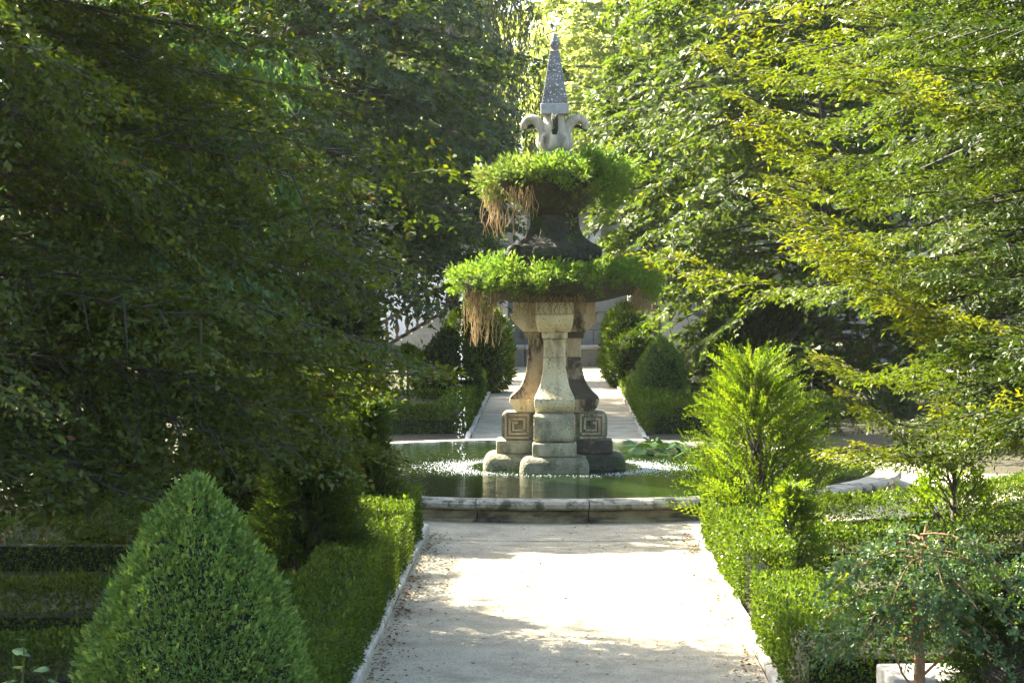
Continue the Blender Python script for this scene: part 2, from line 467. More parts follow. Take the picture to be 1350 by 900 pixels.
def smooth_secs(keys, n=14):
    k = np.array(keys, float)
    t = np.linspace(0, 1, len(k)); tt = np.linspace(0, 1, n)
    # Catmull-Rom through the key sections
    out = []
    for q in tt:
        s = q * (len(k) - 1); i = min(int(s), len(k) - 2); u = s - i
        p0, p1, p2, p3 = k[max(i - 1, 0)], k[i], k[i + 1], k[min(i + 2, len(k) - 1)]
        out.append(.5 * ((2 * p1) + (-p0 + p2) * u + (2 * p0 - 5 * p1 + 4 * p2 - p3) * u * u + (-p0 + 3 * p1 - 3 * p2 + p3) * u ** 3))
    return [tuple(o) for o in out]

def rounded_arm(name, r, hw, z0, z1, bev, mat, seg=5):
    return box_mesh(name, -hw, hw, -r, -.05, z0, z1, mat, bevel=bev, seg=seg, smooth=True)

def scroll_mesh(name, r0, r1, z0, z1, hw, mat, rad=.09):
    """block whose flanks are rounded squares (the scroll ends)"""
    pts = []
    for cx, cz, a0 in ((r1 - rad, z0 + rad, -90), (r1 - rad, z1 - rad, 0)):
        for a in np.linspace(a0, a0 + 90, 6):
            pts.append((cx + rad * math.cos(math.radians(a)), cz + rad * math.sin(math.radians(a))))
    pts += [(r0, z1), (r0, z0)]
    bm = bmesh.new()
    a = [bm.verts.new((-hw, -p[0], p[1])) for p in pts]
    bb = [bm.verts.new((hw, -p[0], p[1])) for p in pts]
    bm.faces.new(a); bm.faces.new(bb[::-1])
    for i in range(len(pts)):
        j = (i + 1) % len(pts); bm.faces.new((a[i], a[j], bb[j], bb[i]))
    return bm_mesh(name, bm, mat)

def relief_mesh(name, side, rc, zc, h, hw, mat):
    """squared spiral of raised bands on the flank of a scroll block"""
    bm = bmesh.new()
    t = .030; d = .020
    def bar(u0, u1, w0, w1):
        m = bmesh.ops.create_cube(bm, size=1)['verts']
        for v in m:
            v.co = Vector((side * (hw + (v.co.x + .5) * d - .002), -(rc + u0 + (v.co.y + .5) * (u1 - u0)), zc + w0 + (v.co.z + .5) * (w1 - w0)))
    L = h
    bar(-L, L, -L, -L + t); bar(L - t, L, -L + t, L); bar(-L, L - t, L - t, L); bar(-L, -L + t, -L + .085, L - t)
    k = L - .052
    bar(-L + t, k, -k, -k + t); bar(k - t, k, -k + t, k); bar(-k, k - t, k - t, k); bar(-k, -k + t, -k + .075, k - t)
    q = k - .050
    bar(-k + t, q, -q, -q + t * .8); bar(q - t * .8, q, -q + t * .8, q); bar(-.01, q - t * .8, q - t * .8, q)
    bmesh.ops.bevel(bm, geom=list(bm.edges), offset=.005, segments=1, affect='EDGES')
    return bm_mesh(name, bm, mat)

shaft_low = smooth_secs([(1.165, .60, .268), (1.20, .575, .26), (1.27, .50, .225), (1.38, .425, .185), (1.55, .375, .155), (1.72, .355, .145)], 16)
shaft_up = smooth_secs([(1.722, .355, .145), (1.85, .35, .143), (1.97, .355, .147)], 5)
foot = smooth_secs([(.992, .50, .245), (1.03, .545, .255), (1.09, .585, .265), (1.163, .602, .27)], 7)
collar = [(1.972, .39, .165), (2.03, .40, .17), (2.058, .41, .175)]
cap_lo = smooth_secs([(2.06, .42, .21), (2.10, .455, .225), (2.17, .53, .24), (2.23, .57, .248), (2.298, .585, .25)], 9)
cap_up = [(2.301, .55, .25), (2.40, .545, .252), (2.52, .55, .255)]
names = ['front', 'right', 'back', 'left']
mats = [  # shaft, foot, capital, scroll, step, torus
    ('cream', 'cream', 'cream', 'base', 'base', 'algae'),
    ('grime_and_silhouette', 'tan', 'tan', 'tan', 'grime_and_silhouette', 'moss_and_hole'),
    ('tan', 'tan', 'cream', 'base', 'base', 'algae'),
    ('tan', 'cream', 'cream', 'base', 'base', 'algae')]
for i in range(4):
    rz = i * PI / 2
    ms = mats[i]
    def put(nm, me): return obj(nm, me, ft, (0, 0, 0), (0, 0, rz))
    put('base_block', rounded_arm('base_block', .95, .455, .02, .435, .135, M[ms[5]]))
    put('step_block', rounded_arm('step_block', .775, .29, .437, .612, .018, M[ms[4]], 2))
    sb = put('scroll_block', scroll_mesh('scroll_block', .05, .705, .614, .99, .255, M[ms[3] if i % 2 == 0 else 'algae']))  # side blocks darker than their relief, so the grooves read dark
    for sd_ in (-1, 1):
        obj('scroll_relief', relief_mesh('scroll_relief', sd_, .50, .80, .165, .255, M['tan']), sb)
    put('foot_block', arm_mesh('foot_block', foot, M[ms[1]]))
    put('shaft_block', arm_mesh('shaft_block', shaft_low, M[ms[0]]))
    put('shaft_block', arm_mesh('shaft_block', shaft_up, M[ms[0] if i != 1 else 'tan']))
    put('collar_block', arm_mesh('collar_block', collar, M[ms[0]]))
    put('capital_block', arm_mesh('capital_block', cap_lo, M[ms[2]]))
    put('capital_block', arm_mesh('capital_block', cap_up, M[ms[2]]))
# inner core filling the angles of the cross
def core(secs, mat, nm):
    V, F = [], []
    for z, h in secs: V += [(-h, -h, z), (h, -h, z), (h, h, z), (-h, h, z)]
    for i in range(len(secs) - 1):
        for j in range(4): F.append((i * 4 + j, i * 4 + (j + 1) % 4, i * 4 + 4 + (j + 1) % 4, i * 4 + 4 + j))
    F.append((3, 2, 1, 0)); F.append(tuple(range(len(V) - 4, len(V))))
    obj(nm, raw_mesh(nm, V, F, mat), ft)
core([(.03, .42), (.42, .42), (.44, .28), (.60, .28), (.612, .245), (.99, .245), (1.0, .235), (1.15, .25), (1.3, .20), (1.7, .17), (2.05, .18),
      (2.07, .22), (2.25, .26), (2.50, .26)], M['tan'], 'pier_core')

# lower basin, upper pier, upper basin (turned stone)
v, f = lathe([(.40, 2.44), (.62, 2.46), (.80, 2.50), (1.0, 2.555), (1.14, 2.60), (1.20, 2.64), (1.235, 2.70), (1.24, 2.79), (1.225, 2.83), (1.12, 2.835), (1.06, 2.78), (.7, 2.72), (.1, 2.70)], 48, wob=.006)
obj('lower_basin', raw_mesh('lower_basin', v, f, M['moss_and_hole'], smooth=True), ft)
up_arm = smooth_secs([(3.215, .58, .27), (3.26, .47, .235), (3.34, .385, .20), (3.46, .335, .175), (3.62, .32, .17)], 12)
for i in range(4):
    rz = i * PI / 2
    def put(nm, me): return obj(nm, me, ft, (0, 0, 0), (0, 0, rz))
    put('plinth_block', rounded_arm('plinth_block', .52, .25, 2.72, 3.03, .02, M['moss_and_hole'], 2))
    put('slab_block', rounded_arm('slab_block', .635, .29, 3.032, 3.21, .07, M['moss_and_hole'], 4))
    put('upper_shaft_block', arm_mesh('upper_shaft_block', up_arm, M['moss_and_hole']))
core([(2.72, .40), (3.02, .40), (3.03, .45), (3.20, .45), (3.22, .38), (3.35, .26), (3.6, .24)], M['moss_and_hole'], 'upper_core')
v, f = lathe([(.2, 3.60), (.33, 3.63), (.42, 3.72), (.56, 3.85), (.69, 3.97), (.77, 4.05), (.80, 4.12), (.79, 4.15), (.74, 4.15), (.70, 4.11), (.3, 4.08), (.02, 4.08)], 40, wob=.006)
obj('upper_basin', raw_mesh('upper_basin', v, f, M['moss_and_hole'], smooth=True), ft)
v, f = lathe([(.22, 4.06), (.22, 4.40), (.235, 4.41), (.235, 4.455), (.15, 4.46)], 24)
obj('pedestal', raw_mesh('pedestal', v, f, M['greystone'], smooth=False), ft)
# lobed cup under the volutes
V, F = [], []
prof = smooth_secs([(.15, 4.456, 0), (.215, 4.49, .2), (.25, 4.56, 1), (.24, 4.64, .9), (.195, 4.70, .2), (.18, 4.78, .1), (.15, 4.88, .1), (.15, 4.945, 0)], 18)
nA = 48
for r, z, lob in prof:
    for j in range(nA):
        a = 2 * PI * j / nA
        rr = r * (1 - .22 * lob * (1 - abs(math.cos(4 * a))))
        V.append((rr * math.cos(a), rr * math.sin(a), z))
for i in range(len(prof) - 1):
    for j in range(nA): F.append((i * nA + j, i * nA + (j + 1) % nA, (i + 1) * nA + (j + 1) % nA, (i + 1) * nA + j))
F.append(tuple(range(nA))[::-1])
obj('lobed_cup', raw_mesh('lobed_cup', V, F, M['cup'], smooth=True), ft)
# four curling leaf volutes
path = smooth_secs([(.11, 4.62, 0), (.15, 4.74, 0), (.21, 4.84, 0), (.275, 4.895, 0), (.345, 4.895, 0), (.40, 4.85, 0), (.415, 4.79, 0), (.405, 4.755, 0)], 20)
for i in range(4):
    bm = bmesh.new(); rings = []
    for q, (r, z, _) in enumerate(path):
        t = q / (len(path) - 1)
        p0 = path[max(q - 1, 0)]; p1 = path[min(q + 1, len(path) - 1)]
        tx, tz = p1[0] - p0[0], p1[1] - p0[1]; L = math.hypot(tx, tz); nx, nz = -tz / L, tx / L
        hw = (.12 if i % 2 else .045) * (1 - .5 * t) + .015 * math.sin(t * PI); th = .095 * (1 - .5 * t)
        rings.append([bm.verts.new((s * hw, -(r + nx * o * th), z + nz * o * th)) for s, o in
                      ((-1, -.2), (-.6, -.9), (.6, -.9), (1, -.2), (.75, .75), (0, .35), (-.75, .75))])
    for q in range(len(rings) - 1):
        for j in range(7): bm.faces.new((rings[q][j], rings[q][(j + 1) % 7], rings[q + 1][(j + 1) % 7], rings[q + 1][j]))
    bm.faces.new(rings[0][::-1]); bm.faces.new(rings[-1])
    vo = obj('volute', bm_mesh('volute', bm, M['cup' if i % 2 else 'moss_and_hole'], smooth=True), ft, (0, 0, 0), (0, 0, i * PI / 2))  # front and back volutes coloured dark to stand for a spout's shadowy hole
    pv, pf = tubes([([(0, -.20, 4.79), (0, -.30, 4.80), (0, -.405, 4.77), (0, -.435, 4.735)], [.022, .024, .024, .022])], 8)
    obj('spout', raw_mesh('spout', pv, pf, M['moss_and_hole'], smooth=True), vo)
obj('obelisk_plinth', box_mesh('obelisk_plinth', -.19, .19, -.19, .19, 4.947, 5.095, M['greystone'], bevel=.012), ft)
bm = bmesh.new(); rr = []
for z, h in ((5.097, .172), (5.45, .118), (5.80, .062)):
    rr.append([bm.verts.new((sx * h, sy * h, z)) for sx, sy in ((-1, -1), (1, -1), (1, 1), (-1, 1))])
for i in range(2):
    for j in range(4): bm.faces.new((rr[i][j], rr[i][(j + 1) % 4], rr[i + 1][(j + 1) % 4], rr[i + 1][j]))
bm.faces.new(rr[0][::-1]); bm.faces.new(rr[-1])
bmesh.ops.bevel(bm, geom=list(bm.edges), offset=.007, segments=1, affect='EDGES')
obj('obelisk', bm_mesh('obelisk', bm, M['lichen']), ft)
v, f = lathe([(.045, 5.795), (.036, 5.82), (.05, 5.835), (.068, 5.865), (.066, 5.91), (.045, 5.965), (.022, 6.01), (.006, 6.05)], 16)
obj('finial', raw_mesh('finial', v, f, M['lichen'], smooth=True), ft)

# ------------------------------------------------------------------ plants in the basins
def wob(th, ks, rng):
    return sum(np.sin(th * k + rng.random() * 6.28) for k in ks) / len(ks)
def basin_plants(name, label, r0, r1, z0, n, rng, Lr, hang, mat, tall, sel=None, sparse=None):
    """ferny growth over a basin rim: many little plants whose blades arch up, out and over the edge"""
    m = n // 34
    pth = rng.random(m) * 2 * PI
    prr = r0 + (r1 - r0) * rng.random(m) ** .55
    if sel is not None:
        k = sel(pth); pth, prr = pth[k], prr[k]; m = len(pth)
    lump = .5 + .5 * wob(pth, (3, 5, 8, 13), rng)
    lump2 = .5 + .5 * wob(pth, (4, 7, 11), rng)
    kp = rng.random(m) < .30 + .9 * lump
    pth, prr, lump, lump2 = pth[kp], prr[kp], lump[kp], lump2[kp]; m = len(pth)
    out = (prr - r0) / (r1 - r0)
    over = np.clip((out - .55) / .45, 0, 1)
    hs = hang * (.15 + 1.0 * lump2)
    if sparse is not None: hs = hs * sparse(pth)
    pz = z0 + tall * (.25 + .75 * lump) * (1 - .5 * out ** 2) * rng.random(m) ** .6 - over * hs * rng.random(m) ** .8
    prr = prr - .55 * np.clip(z0 - .08 - pz, 0, .6)      # the curtain leans in along the bowl
    per = 34
    th = np.repeat(pth, per)
    rad = np.stack([np.cos(th), np.sin(th), 0 * th], -1)
    B = rad * np.repeat(prr, per)[:, None]; B[:, 2] = np.repeat(pz, per)
    O = np.repeat(over, per)[:, None]
    N = m * per
    dirn = U(rad * (.35 + .7 * np.repeat(out, per)[:, None]) + np.array([0, 0, .75]) * (1 - 1.25 * O * rng.random((N, 1))) + rnd(rng, N) * .55)
    sz = np.repeat(rng.choice([.5, .8, 1.2, 2.2], m, p=[.3, .35, .25, .1]) * rng.uniform(.7, 1.3, m), per)
    pos = B + dirn * (rng.random(N) * .075 * sz)[:, None] + rnd(rng, N) * .012
    L = rng.uniform(*Lr, N) * sz ** .6
    var = np.clip(np.repeat(rng.random(m), per) * .55 + rng.random(N) * .4 + O[:, 0] * .12, 0, 1)
    o = leaf_obj(name, None, M[mat], pos, dirn + rnd(rng, N) * .3, rnd(rng, N), L, L * rng.uniform(.26, .46, N), rng, var=var, droop=.2)
    o.location = (PC, PY, 0)
    return tag(o, label, 'plants', kind='stuff')
rng = np.random.default_rng(11)
basin_plants('basin_plants', 'bright green ferny plants growing around the rim of the lower fountain basin', .85, 1.40, 2.78, 56000, rng, (.02, .055), .42, 'fern', .23)
rside = lambda th: np.cos(th) > -.35
lside = lambda th: np.cos(th) < -.25
gap = lambda th: np.where((np.sin(th) < -.6) & (np.cos(th) < .15), .35, 1.0)
basin_plants('basin_plants', 'lush green ferny plants spilling over the upper fountain basin', .30, 1.02, 4.12, 56000, rng, (.022, .06), .95, 'fern', .46, sel=rside, sparse=gap)
basin_plants('basin_plants', 'olive green drooping plants on the shaggy side of the upper basin', .42, 1.03, 4.10, 38000, rng, (.022, .065), .80, 'fern2', .34, sel=lside, sparse=gap)

def roots(label, th0, th1, r, z0, zl, n, rng):
    P = []
    for _ in range(n):
        th = rng.uniform(th0, th1); rr = r + rng.normal() * .05
        x, y = rr * math.cos(th), rr * math.sin(th)
        L = zl * rng.uniform(.35, 1.0)
        m = 6
        pts = [(x, y, z0 + rng.uniform(-.03, .05))]
        for k in range(1, m):
            x += rng.normal() * .028; y += rng.normal() * .028
            pts.append((x, y, z0 - L * k / (m - 1)))
        P.append((pts, np.linspace(.0055, .003, m)))
    v, f = tubes(P, 3)
    o = obj('hanging_roots', raw_mesh('hanging_roots', v, f, M['root'], var=rng.random(len(f))), None, (PC, PY, 0))
    tag(o, label, 'roots', kind='stuff')
rng = np.random.default_rng(3)
roots('pale tan roots dangling from the lower basin beside the water jet', PI * 1.0, PI * 1.26, 1.10, 2.66, .80, 90, rng)
roots('short brown roots fringing the lower basin above the conical topiary', -.55, .25, 1.22, 2.64, .38, 150, rng)
roots('fine straw roots hanging over the cream front of the capital', PI * 1.36, PI * 1.62, .95, 2.6, .33, 110, rng)
roots('long straw roots hanging from the upper basin', PI * .95, PI * 1.4, .88, 3.95, .68, 80, rng)

# falling water, foam
def drops(label, x, y, z0, z1, n, rng, r=.008):
    V, F = [], []
    base = [(0, 0, 1.5), (1, 0, 0), (0, 1, 0), (-1, 0, 0), (0, -1, 0), (0, 0, -1.3)]
    fc = [(0, 1, 2), (0, 2, 3), (0, 3, 4), (0, 4, 1), (5, 2, 1), (5, 3, 2), (5, 4, 3), (5, 1, 4)]
    for i in range(n):
        t = rng.random()
        c = np.array([x + rng.normal() * .012 * (1 + 2 * t), y + rng.normal() * .012 * (1 + 2 * t), z0 + (z1 - z0) * t])
        s = r * rng.uniform(.4, 1.2); k = len(V)
        V += [tuple(c + s * np.array(b)) for b in base]; F += [tuple(k + q for q in t_) for t_ in fc]
    o = obj('water_drops', raw_mesh('water_drops', V, F, M['drop'], smooth=True), None, (PC, PY, 0))
    tag(o, label, 'water', kind='stuff')
rng = np.random.default_rng(4)
drops('beaded stream of water drops falling from the rooty side of the lower basin', -1.24, -.25, 2.62, .25, 110, rng)
drops('thin trickle of drops falling from the curled spout above the shaggy plants', -.44, 0, 4.73, 4.2, 40, rng, .008)

def foam():
    rng = np.random.default_rng(9)
    V, F = [], []
    base = np.array([(1, 0, 0), (.3, .95, 0), (-.8, .6, 0), (-.8, -.6, 0), (.3, -.95, 0), (0, 0, .8)])
    n = 0
    while n < 3600:
        th = rng.choice([0, PI]) + rng.normal() * .55 if rng.random() < .97 else rng.uniform(0, 2 * PI)
        side = abs(math.cos(th)) ** 2
        r = rng.normal(1.22, .05 + .05 * rng.random()) + (side * .22 + .03) * rng.exponential(1)
        x, y = r * math.cos(th), r * math.sin(th)
        if abs(x) < .97 and abs(y) < .97 and (abs(x) < .47 or abs(y) < .47): continue
        s = rng.uniform(.002, .0065)
        k = len(V)
        V += [tuple(np.array([x, y, .238]) + s * bb) for bb in base]
        F += [(k + i, k + (i + 1) % 5, k + 5) for i in range(5)]
        n += 1
    o = obj('foam', raw_mesh('foam', V, F, M['foam'], smooth=True), None, (PC, PY, 0))
    tag(o, 'white foam and bubbles on the pool water around the fountain foot', 'foam', kind='stuff')
foam()

# water lilies
def lily(label, cx, cy, n, sx, sy, rng, up):
    t = thing('water_lily', label, 'water lily', (cx, cy, .24), 0, 'water lilies in the pool')
    meshes = []
    for _ in range(4):
        k = 12; V = [(0, 0, -.008)]; F = []
        for j in range(k + 1):
            a = .25 + (2 * PI - .5) * j / k
            rr = 1 + rng.normal() * .05
            V.append((rr * math.cos(a), rr * math.sin(a), .10 * rng.random() + .03))
        F = [(0, j, j + 1) for j in range(1, k + 1)]
        me = raw_mesh('leaf', V, F, M['lily'], var=np.full(len(F), rng.random()), smooth=True)
        meshes.append(me)
    for i in range(n):
        lift = rng.random() < up
        o = obj('leaf', meshes[i % 4], t, (rng.uniform(-sx, sx), rng.uniform(-sy, sy), rng.uniform(.004, .03) + (rng.uniform(.03, .14) if lift else 0)),
                (rng.normal() * (.35 if lift else .05), rng.normal() * (.35 if lift else .05), rng.uniform(0, 6.28)))
        s = rng.uniform(.055, .10); o.scale = (s, s, s)
rng = np.random.default_rng(21)
lily('dense cluster of raised green lily pads floating next to the fountain foot', 1.55, 32.4, 70, .55, .9, rng, .4)
lily('wide raft of glossy lily pads spreading toward the yellow-green feathery shrub', 2.35, 31.6, 80, .7, 1.0, rng, .3)

# ------------------------------------------------------------------ hedges and topiary
def hedge(label, pts, width, height, rng, dens=2400, leaf=.042, mat='box', closed=False, group=None, shoots=.2):
    pts = np.array(pts, float)
    c = pts.mean(0)
    t = thing('hedge', label, 'hedge', (c[0], c[1], 0), 0, group or 'clipped box hedges of the garden beds')
    P, Nn = [], []
    cv, cf = [], []
    seg = np.diff(pts, axis=0)
    ln = np.linalg.norm(seg, axis=1)
    d = seg / ln[:, None]
    dv = np.vstack([d[:1], U(d[:-1] + d[1:]) if len(d) > 1 else d[:0], d[-1:]])
    sdv = np.stack([-dv[:, 1], dv[:, 0]], -1)
    hw = width / 2
    def lump(p): return .014 * np.sin(p[:, 0] * 5.1 + p[:, 1] * 3.3) + .012 * np.sin(p[:, 1] * 7.7 - p[:, 0] * 2.1) + .008 * np.sin(p[:, 0] * 13 + p[:, 2] * 11)
    def emit(p, nrm, n):
        dep = np.abs(rng.normal(size=n)) * .05 - .008
        p = p - nrm * dep[:, None] + nrm * lump(p)[:, None]
        P.append(p); Nn.append(nrm)
    for i in range(len(seg)):
        a, bq = pts[i], pts[i + 1]
        sa, sb_ = sdv[i], sdv[i + 1]
        for face, area in (('t', ln[i] * width), ('l', ln[i] * height), ('r', ln[i] * height)):
            n = max(int(area * dens * 1.5), 8)
            u = rng.random(n)[:, None]; w = rng.random(n)
            base = a + (bq - a) * u; s = sa + (sb_ - sa) * u
            if face == 't':
                xy = base + s * ((w * 2 - 1) * hw)[:, None]
                p = np.column_stack([xy, np.full(n, height)]); nr = np.tile([0, 0, 1.], (n, 1))
            else:
                sg = 1 if face == 'l' else -1
                xy = base + s * sg * hw
                p = np.column_stack([xy, .02 + w * (height - .02)]); nr = np.column_stack([s * sg, np.zeros(n)])
            emit(p, nr, n)
    if not closed:
        for e, sg in ((0, -1), (-1, 1)):
            n = int(width * height * dens)
            w = rng.random(n) * 2 - 1
            xy = pts[e] + sdv[e] * (w * hw)[:, None]
            p = np.column_stack([xy, .02 + rng.random(n) * (height - .02)])
            emit(p, np.tile([*(dv[e] * sg), 0.], (n, 1)), n)
    P = np.concatenate(P); Nn = np.concatenate(Nn)
    n = len(P)
    ax = Nn * .55 + np.array([0, 0, .5]) + rnd(rng, n) * .55
    L = leaf * .76 * rng.uniform(.6, 1.35, n)
    tall = (Nn[:, 2] > .5) & (rng.random(n) < .12 * shoots)
    P[tall, 2] += rng.random(tall.sum()) * .06
    ax[tall] = ax[tall] * .4 + np.array([0, 0, 1])
    L[tall] *= 1.6
    off = np.array([c[0], c[1], 0])
    leaf_obj('foliage', t, M[mat], P - off, ax, rnd(rng, n) + Nn * .8, L, L * rng.uniform(.45, .68, n), rng)
    # core: the shade inside the hedge put into its dark colour
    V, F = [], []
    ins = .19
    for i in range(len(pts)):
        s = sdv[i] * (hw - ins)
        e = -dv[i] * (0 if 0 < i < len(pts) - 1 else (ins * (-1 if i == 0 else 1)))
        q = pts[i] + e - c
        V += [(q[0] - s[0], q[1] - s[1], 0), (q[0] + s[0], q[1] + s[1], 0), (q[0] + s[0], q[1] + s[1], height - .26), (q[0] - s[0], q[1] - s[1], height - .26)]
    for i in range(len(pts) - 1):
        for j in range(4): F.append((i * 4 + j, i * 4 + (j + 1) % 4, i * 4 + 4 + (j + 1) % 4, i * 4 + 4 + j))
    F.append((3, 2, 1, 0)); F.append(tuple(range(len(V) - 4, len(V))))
    obj('branches', raw_mesh('branches', V, F, M['inner_shade']), t)
    return t

def arc(r, a0, a1, n=10):
    return [(PC + r * math.cos(math.radians(a)), PY + r * math.sin(math.radians(a))) for a in np.linspace(a0, a1, n)]

H = .50
rng = np.random.default_rng(31)
# right near parterre
hedge('thick sunlit block of hedge bordering the path beside the white stone block', [(1.60, 16.1), (3.6, 16.1)], 1.6, H, rng, dens=3000, leaf=.038)
hedge('short stub of hedge between the thick hedge block and the small bush', [(1.86, 17.0), (1.86, 18.0)], .5, H, rng, dens=3200, leaf=.036)
hedge('sunny yellow-green hedge along the path from the small bush to the pool', [(1.86, 19.2), (1.86, 24.1)], .5, .54, rng, dens=2600, leaf=.042)
hedge('low cross hedge with lit top behind the blue-green sapling', [(2.35, 21.6), (5.4, 21.6)], .55, .45, rng, dens=1900)
hedge('curved low hedge following the pool below the sweeping sunlit tree', arc(6.6, -73, -22), .5, .45, rng, dens=1700)
# left near parterre
hedge('long dark hedge along the shaded edge of the path beside the big conical topiary', [(-1.70, 12.4), (-1.70, 24.2)], .58, .56, rng, dens=2000, leaf=.038)
hedge('curved low hedge following the pool behind the pointed dark shrub', arc(6.6, 202, 253), .5, .5, rng, dens=1700)
hedge('dark cross hedge in deep shade under the beech boughs, furthest from the conical topiary', [(-2.0, 21.6), (-6.2, 21.6)], .6, .5, rng, dens=1500)
hedge('shaded cross hedge passing behind the big conical topiary', [(-2.0, 17.2), (-5, 17.2)], .65, .52, rng, dens=1900)
hedge('shaded front cross hedge beside the broad-leaved seedling', [(-2.6, 14.7), (-4.4, 14.7)], .6, .5, rng, dens=2100)
# far parterres
hedge('front box hedge of the far bed below the egg-shaped topiary', [(1.62, 38.9), (5, 38.9)], .5, .57, rng, dens=1000, leaf=.055)
hedge('second box hedge of the far bed right under the egg-shaped topiary', [(1.9, 41.2), (5, 41.2)], .5, .57, rng, dens=900, leaf=.055)
hedge('far hedge along the sunny path edge behind the fountain, topiary side', [(1.86, 39.3), (1.86, 57)], .5, .55, rng, dens=480, leaf=.075)
hedge('front box hedge of the far bed below the mushroom topiary', [(-1.5, 38.9), (-6, 38.9)], .5, .50, rng, dens=1000, leaf=.055)
hedge('second box hedge of the far bed before the mushroom topiary', [(-1.9, 42.0), (-6, 42.0)], .5, .55, rng, dens=900, leaf=.055)
hedge('far hedge along the path edge behind the fountain, mushroom topiary side', [(-1.72, 39.3), (-1.72, 57)], .5, .55, rng, dens=480, leaf=.075)

def topiary(name, label, cat, loc, prof, rng, n, leaf, mat, ratio=.35, jit=.03, stem=None, spiky=.3, out=.6, droop=.08, rough=0.0):
    """solid of revolution clipped bush; prof [(r,z)] bottom to top"""
    t = thing(name, label, cat, loc, 0, 'clipped topiary bushes' if cat == 'topiary' else None)
    pr = np.array(prof, float)
    sl = np.hypot(np.diff(pr[:, 0]), np.diff(pr[:, 1])) * (pr[:-1, 0] + pr[1:, 0]) / 2 + 1e-5
    k = rng.choice(len(sl), n, p=sl / sl.sum())
    u = rng.random(n)
    r = pr[k, 0] + (pr[k + 1, 0] - pr[k, 0]) * u
    z = pr[k, 1] + (pr[k + 1, 1] - pr[k, 1]) * u
    th = rng.random(n) * 2 * PI
    dr = pr[k + 1, 0] - pr[k, 0]; dz = pr[k + 1, 1] - pr[k, 1]
    nl = np.hypot(dr, dz)
    nr = np.stack([dz / nl * np.cos(th), dz / nl * np.sin(th), -dr / nl], -1)
    lump = .03 * np.sin(th * 5 + z * 6) + .02 * np.sin(th * 9 - z * 11) + .012 * np.sin(th * 23 + z * 31) + .012 * np.sin(th * 17 - z * 43)
    rr = r + lump * min(1, pr[:, 0].max() / .5) - np.abs(rng.normal(size=n)) * jit
    if rough:
        rr = rr + rough * np.sin(th * 31 + 5 * np.sin(z * 17)) * np.sin(z * 47 + 4 * np.sin(th * 11)) + rough * .8 * np.sin(th * 13 - z * 19) * np.sin(z * 23)
    pos = np.stack([rr * np.cos(th), rr * np.sin(th), z], -1)
    ax = nr * out + np.array([0, 0, .35]) + rnd(rng, n) * .45
    L = leaf * rng.uniform(.6, 1.4, n)
    sp = rng.random(n) < spiky * .15
    L[sp] *= 1.7; ax[sp] = nr[sp] * 1.0 + np.array([0, 0, .5]) + rnd(rng, sp.sum()) * .2
    leaf_obj('foliage', t, M[mat], pos, ax, rnd(rng, n) * .8 + np.array([0, 0, .6]), L, L * ratio * rng.uniform(.7, 1.3, n), rng, droop=droop)
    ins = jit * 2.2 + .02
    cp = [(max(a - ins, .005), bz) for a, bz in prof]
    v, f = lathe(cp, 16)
    obj('branches', raw_mesh('branches', v, f, M['inner_shade'], smooth=True), t)  # solid core, interior shade painted as a dark colour
    if stem:
        v, f = tubes([([(0, 0, -.05), (.01, 0, stem / 2), (0, 0, stem)], [.03, .026, .022])], 8)
        obj('stem', raw_mesh('stem', v, f, M['bark'], smooth=True), t)
    return t

rng = np.random.default_rng(41)
cone = [(.66, 0), (.76, .12), (.745, .4), (.66, .75), (.52, 1.08), (.37, 1.36), (.22, 1.58), (.10, 1.72), (.02, 1.79)]
topiary('topiary', 'large fresh green conical topiary with fine texture beside the path hedge', 'topiary', (X(255, 13), 13, 0), [(r * .95, z * .97) for r, z in cone], rng, 66000, .029, 'yew', ratio=.42, jit=.04, spiky=.9, out=.35, rough=.022)
egg = [(.34, .40), (.47, .55), (.48, .75), (.42, 1.0), (.30, 1.25), (.16, 1.43), (.03, 1.54)]
topiary('topiary', 'smooth dark egg-shaped topiary standing behind two box hedges', 'topiary', (X(871, 43), 43, 0), egg, rng, 10000, .05, 'yew', jit=.02, stem=.6, spiky=.1)
topiary('topiary', 'dark conical topiary behind the falling water drops', 'topiary', (X(590, 44), 44, 0), [(.5, .3), (.66, .5), (.66, .8), (.52, 1.15), (.3, 1.45), (.05, 1.68)], rng, 9000, .06, 'yewdark', jit=.03, stem=.5, spiky=.3)
ball = [(.10, .42), (.36, .52), (.50, .75), (.54, .95), (.48, 1.18), (.30, 1.38), (.03, 1.47)]
topiary('topiary', 'rounded ball topiary beyond the egg-shaped one', 'topiary', (X(838, 48), 48, 0), ball, rng, 8000, .065, 'yewdark', jit=.03, stem=.6, spiky=.2)
topiary('topiary', 'small yellow-green mushroom topiary on a thin stem', 'topiary', (X(537, 43), 43, 0), [(.10, .98), (.26, 1.02), (.29, 1.12), (.23, 1.26), (.12, 1.34), (.01, 1.37)], rng, 4000, .05, 'feather', jit=.03, stem=1.05, spiky=.5)
topiary('shrub', 'tall rounded shrub at the far end of the path below the dangling roots', 'shrub', (X(628, 51), 51, 0), [(.5, .0), (.8, .3), (.85, .9), (.75, 1.5), (.45, 1.9), (.05, 2.1)], rng, 13000, .07, 'box', jit=.08, spiky=1)
topiary('shrub', 'tall loose shrub at the far end of the path behind the ball topiary', 'shrub', (X(825, 53), 53, 0), [(.3, .0), (.55, .3), (.6, .9), (.55, 1.5), (.35, 1.8), (.05, 2.0)], rng, 11000, .07, 'box', jit=.08, spiky=1)

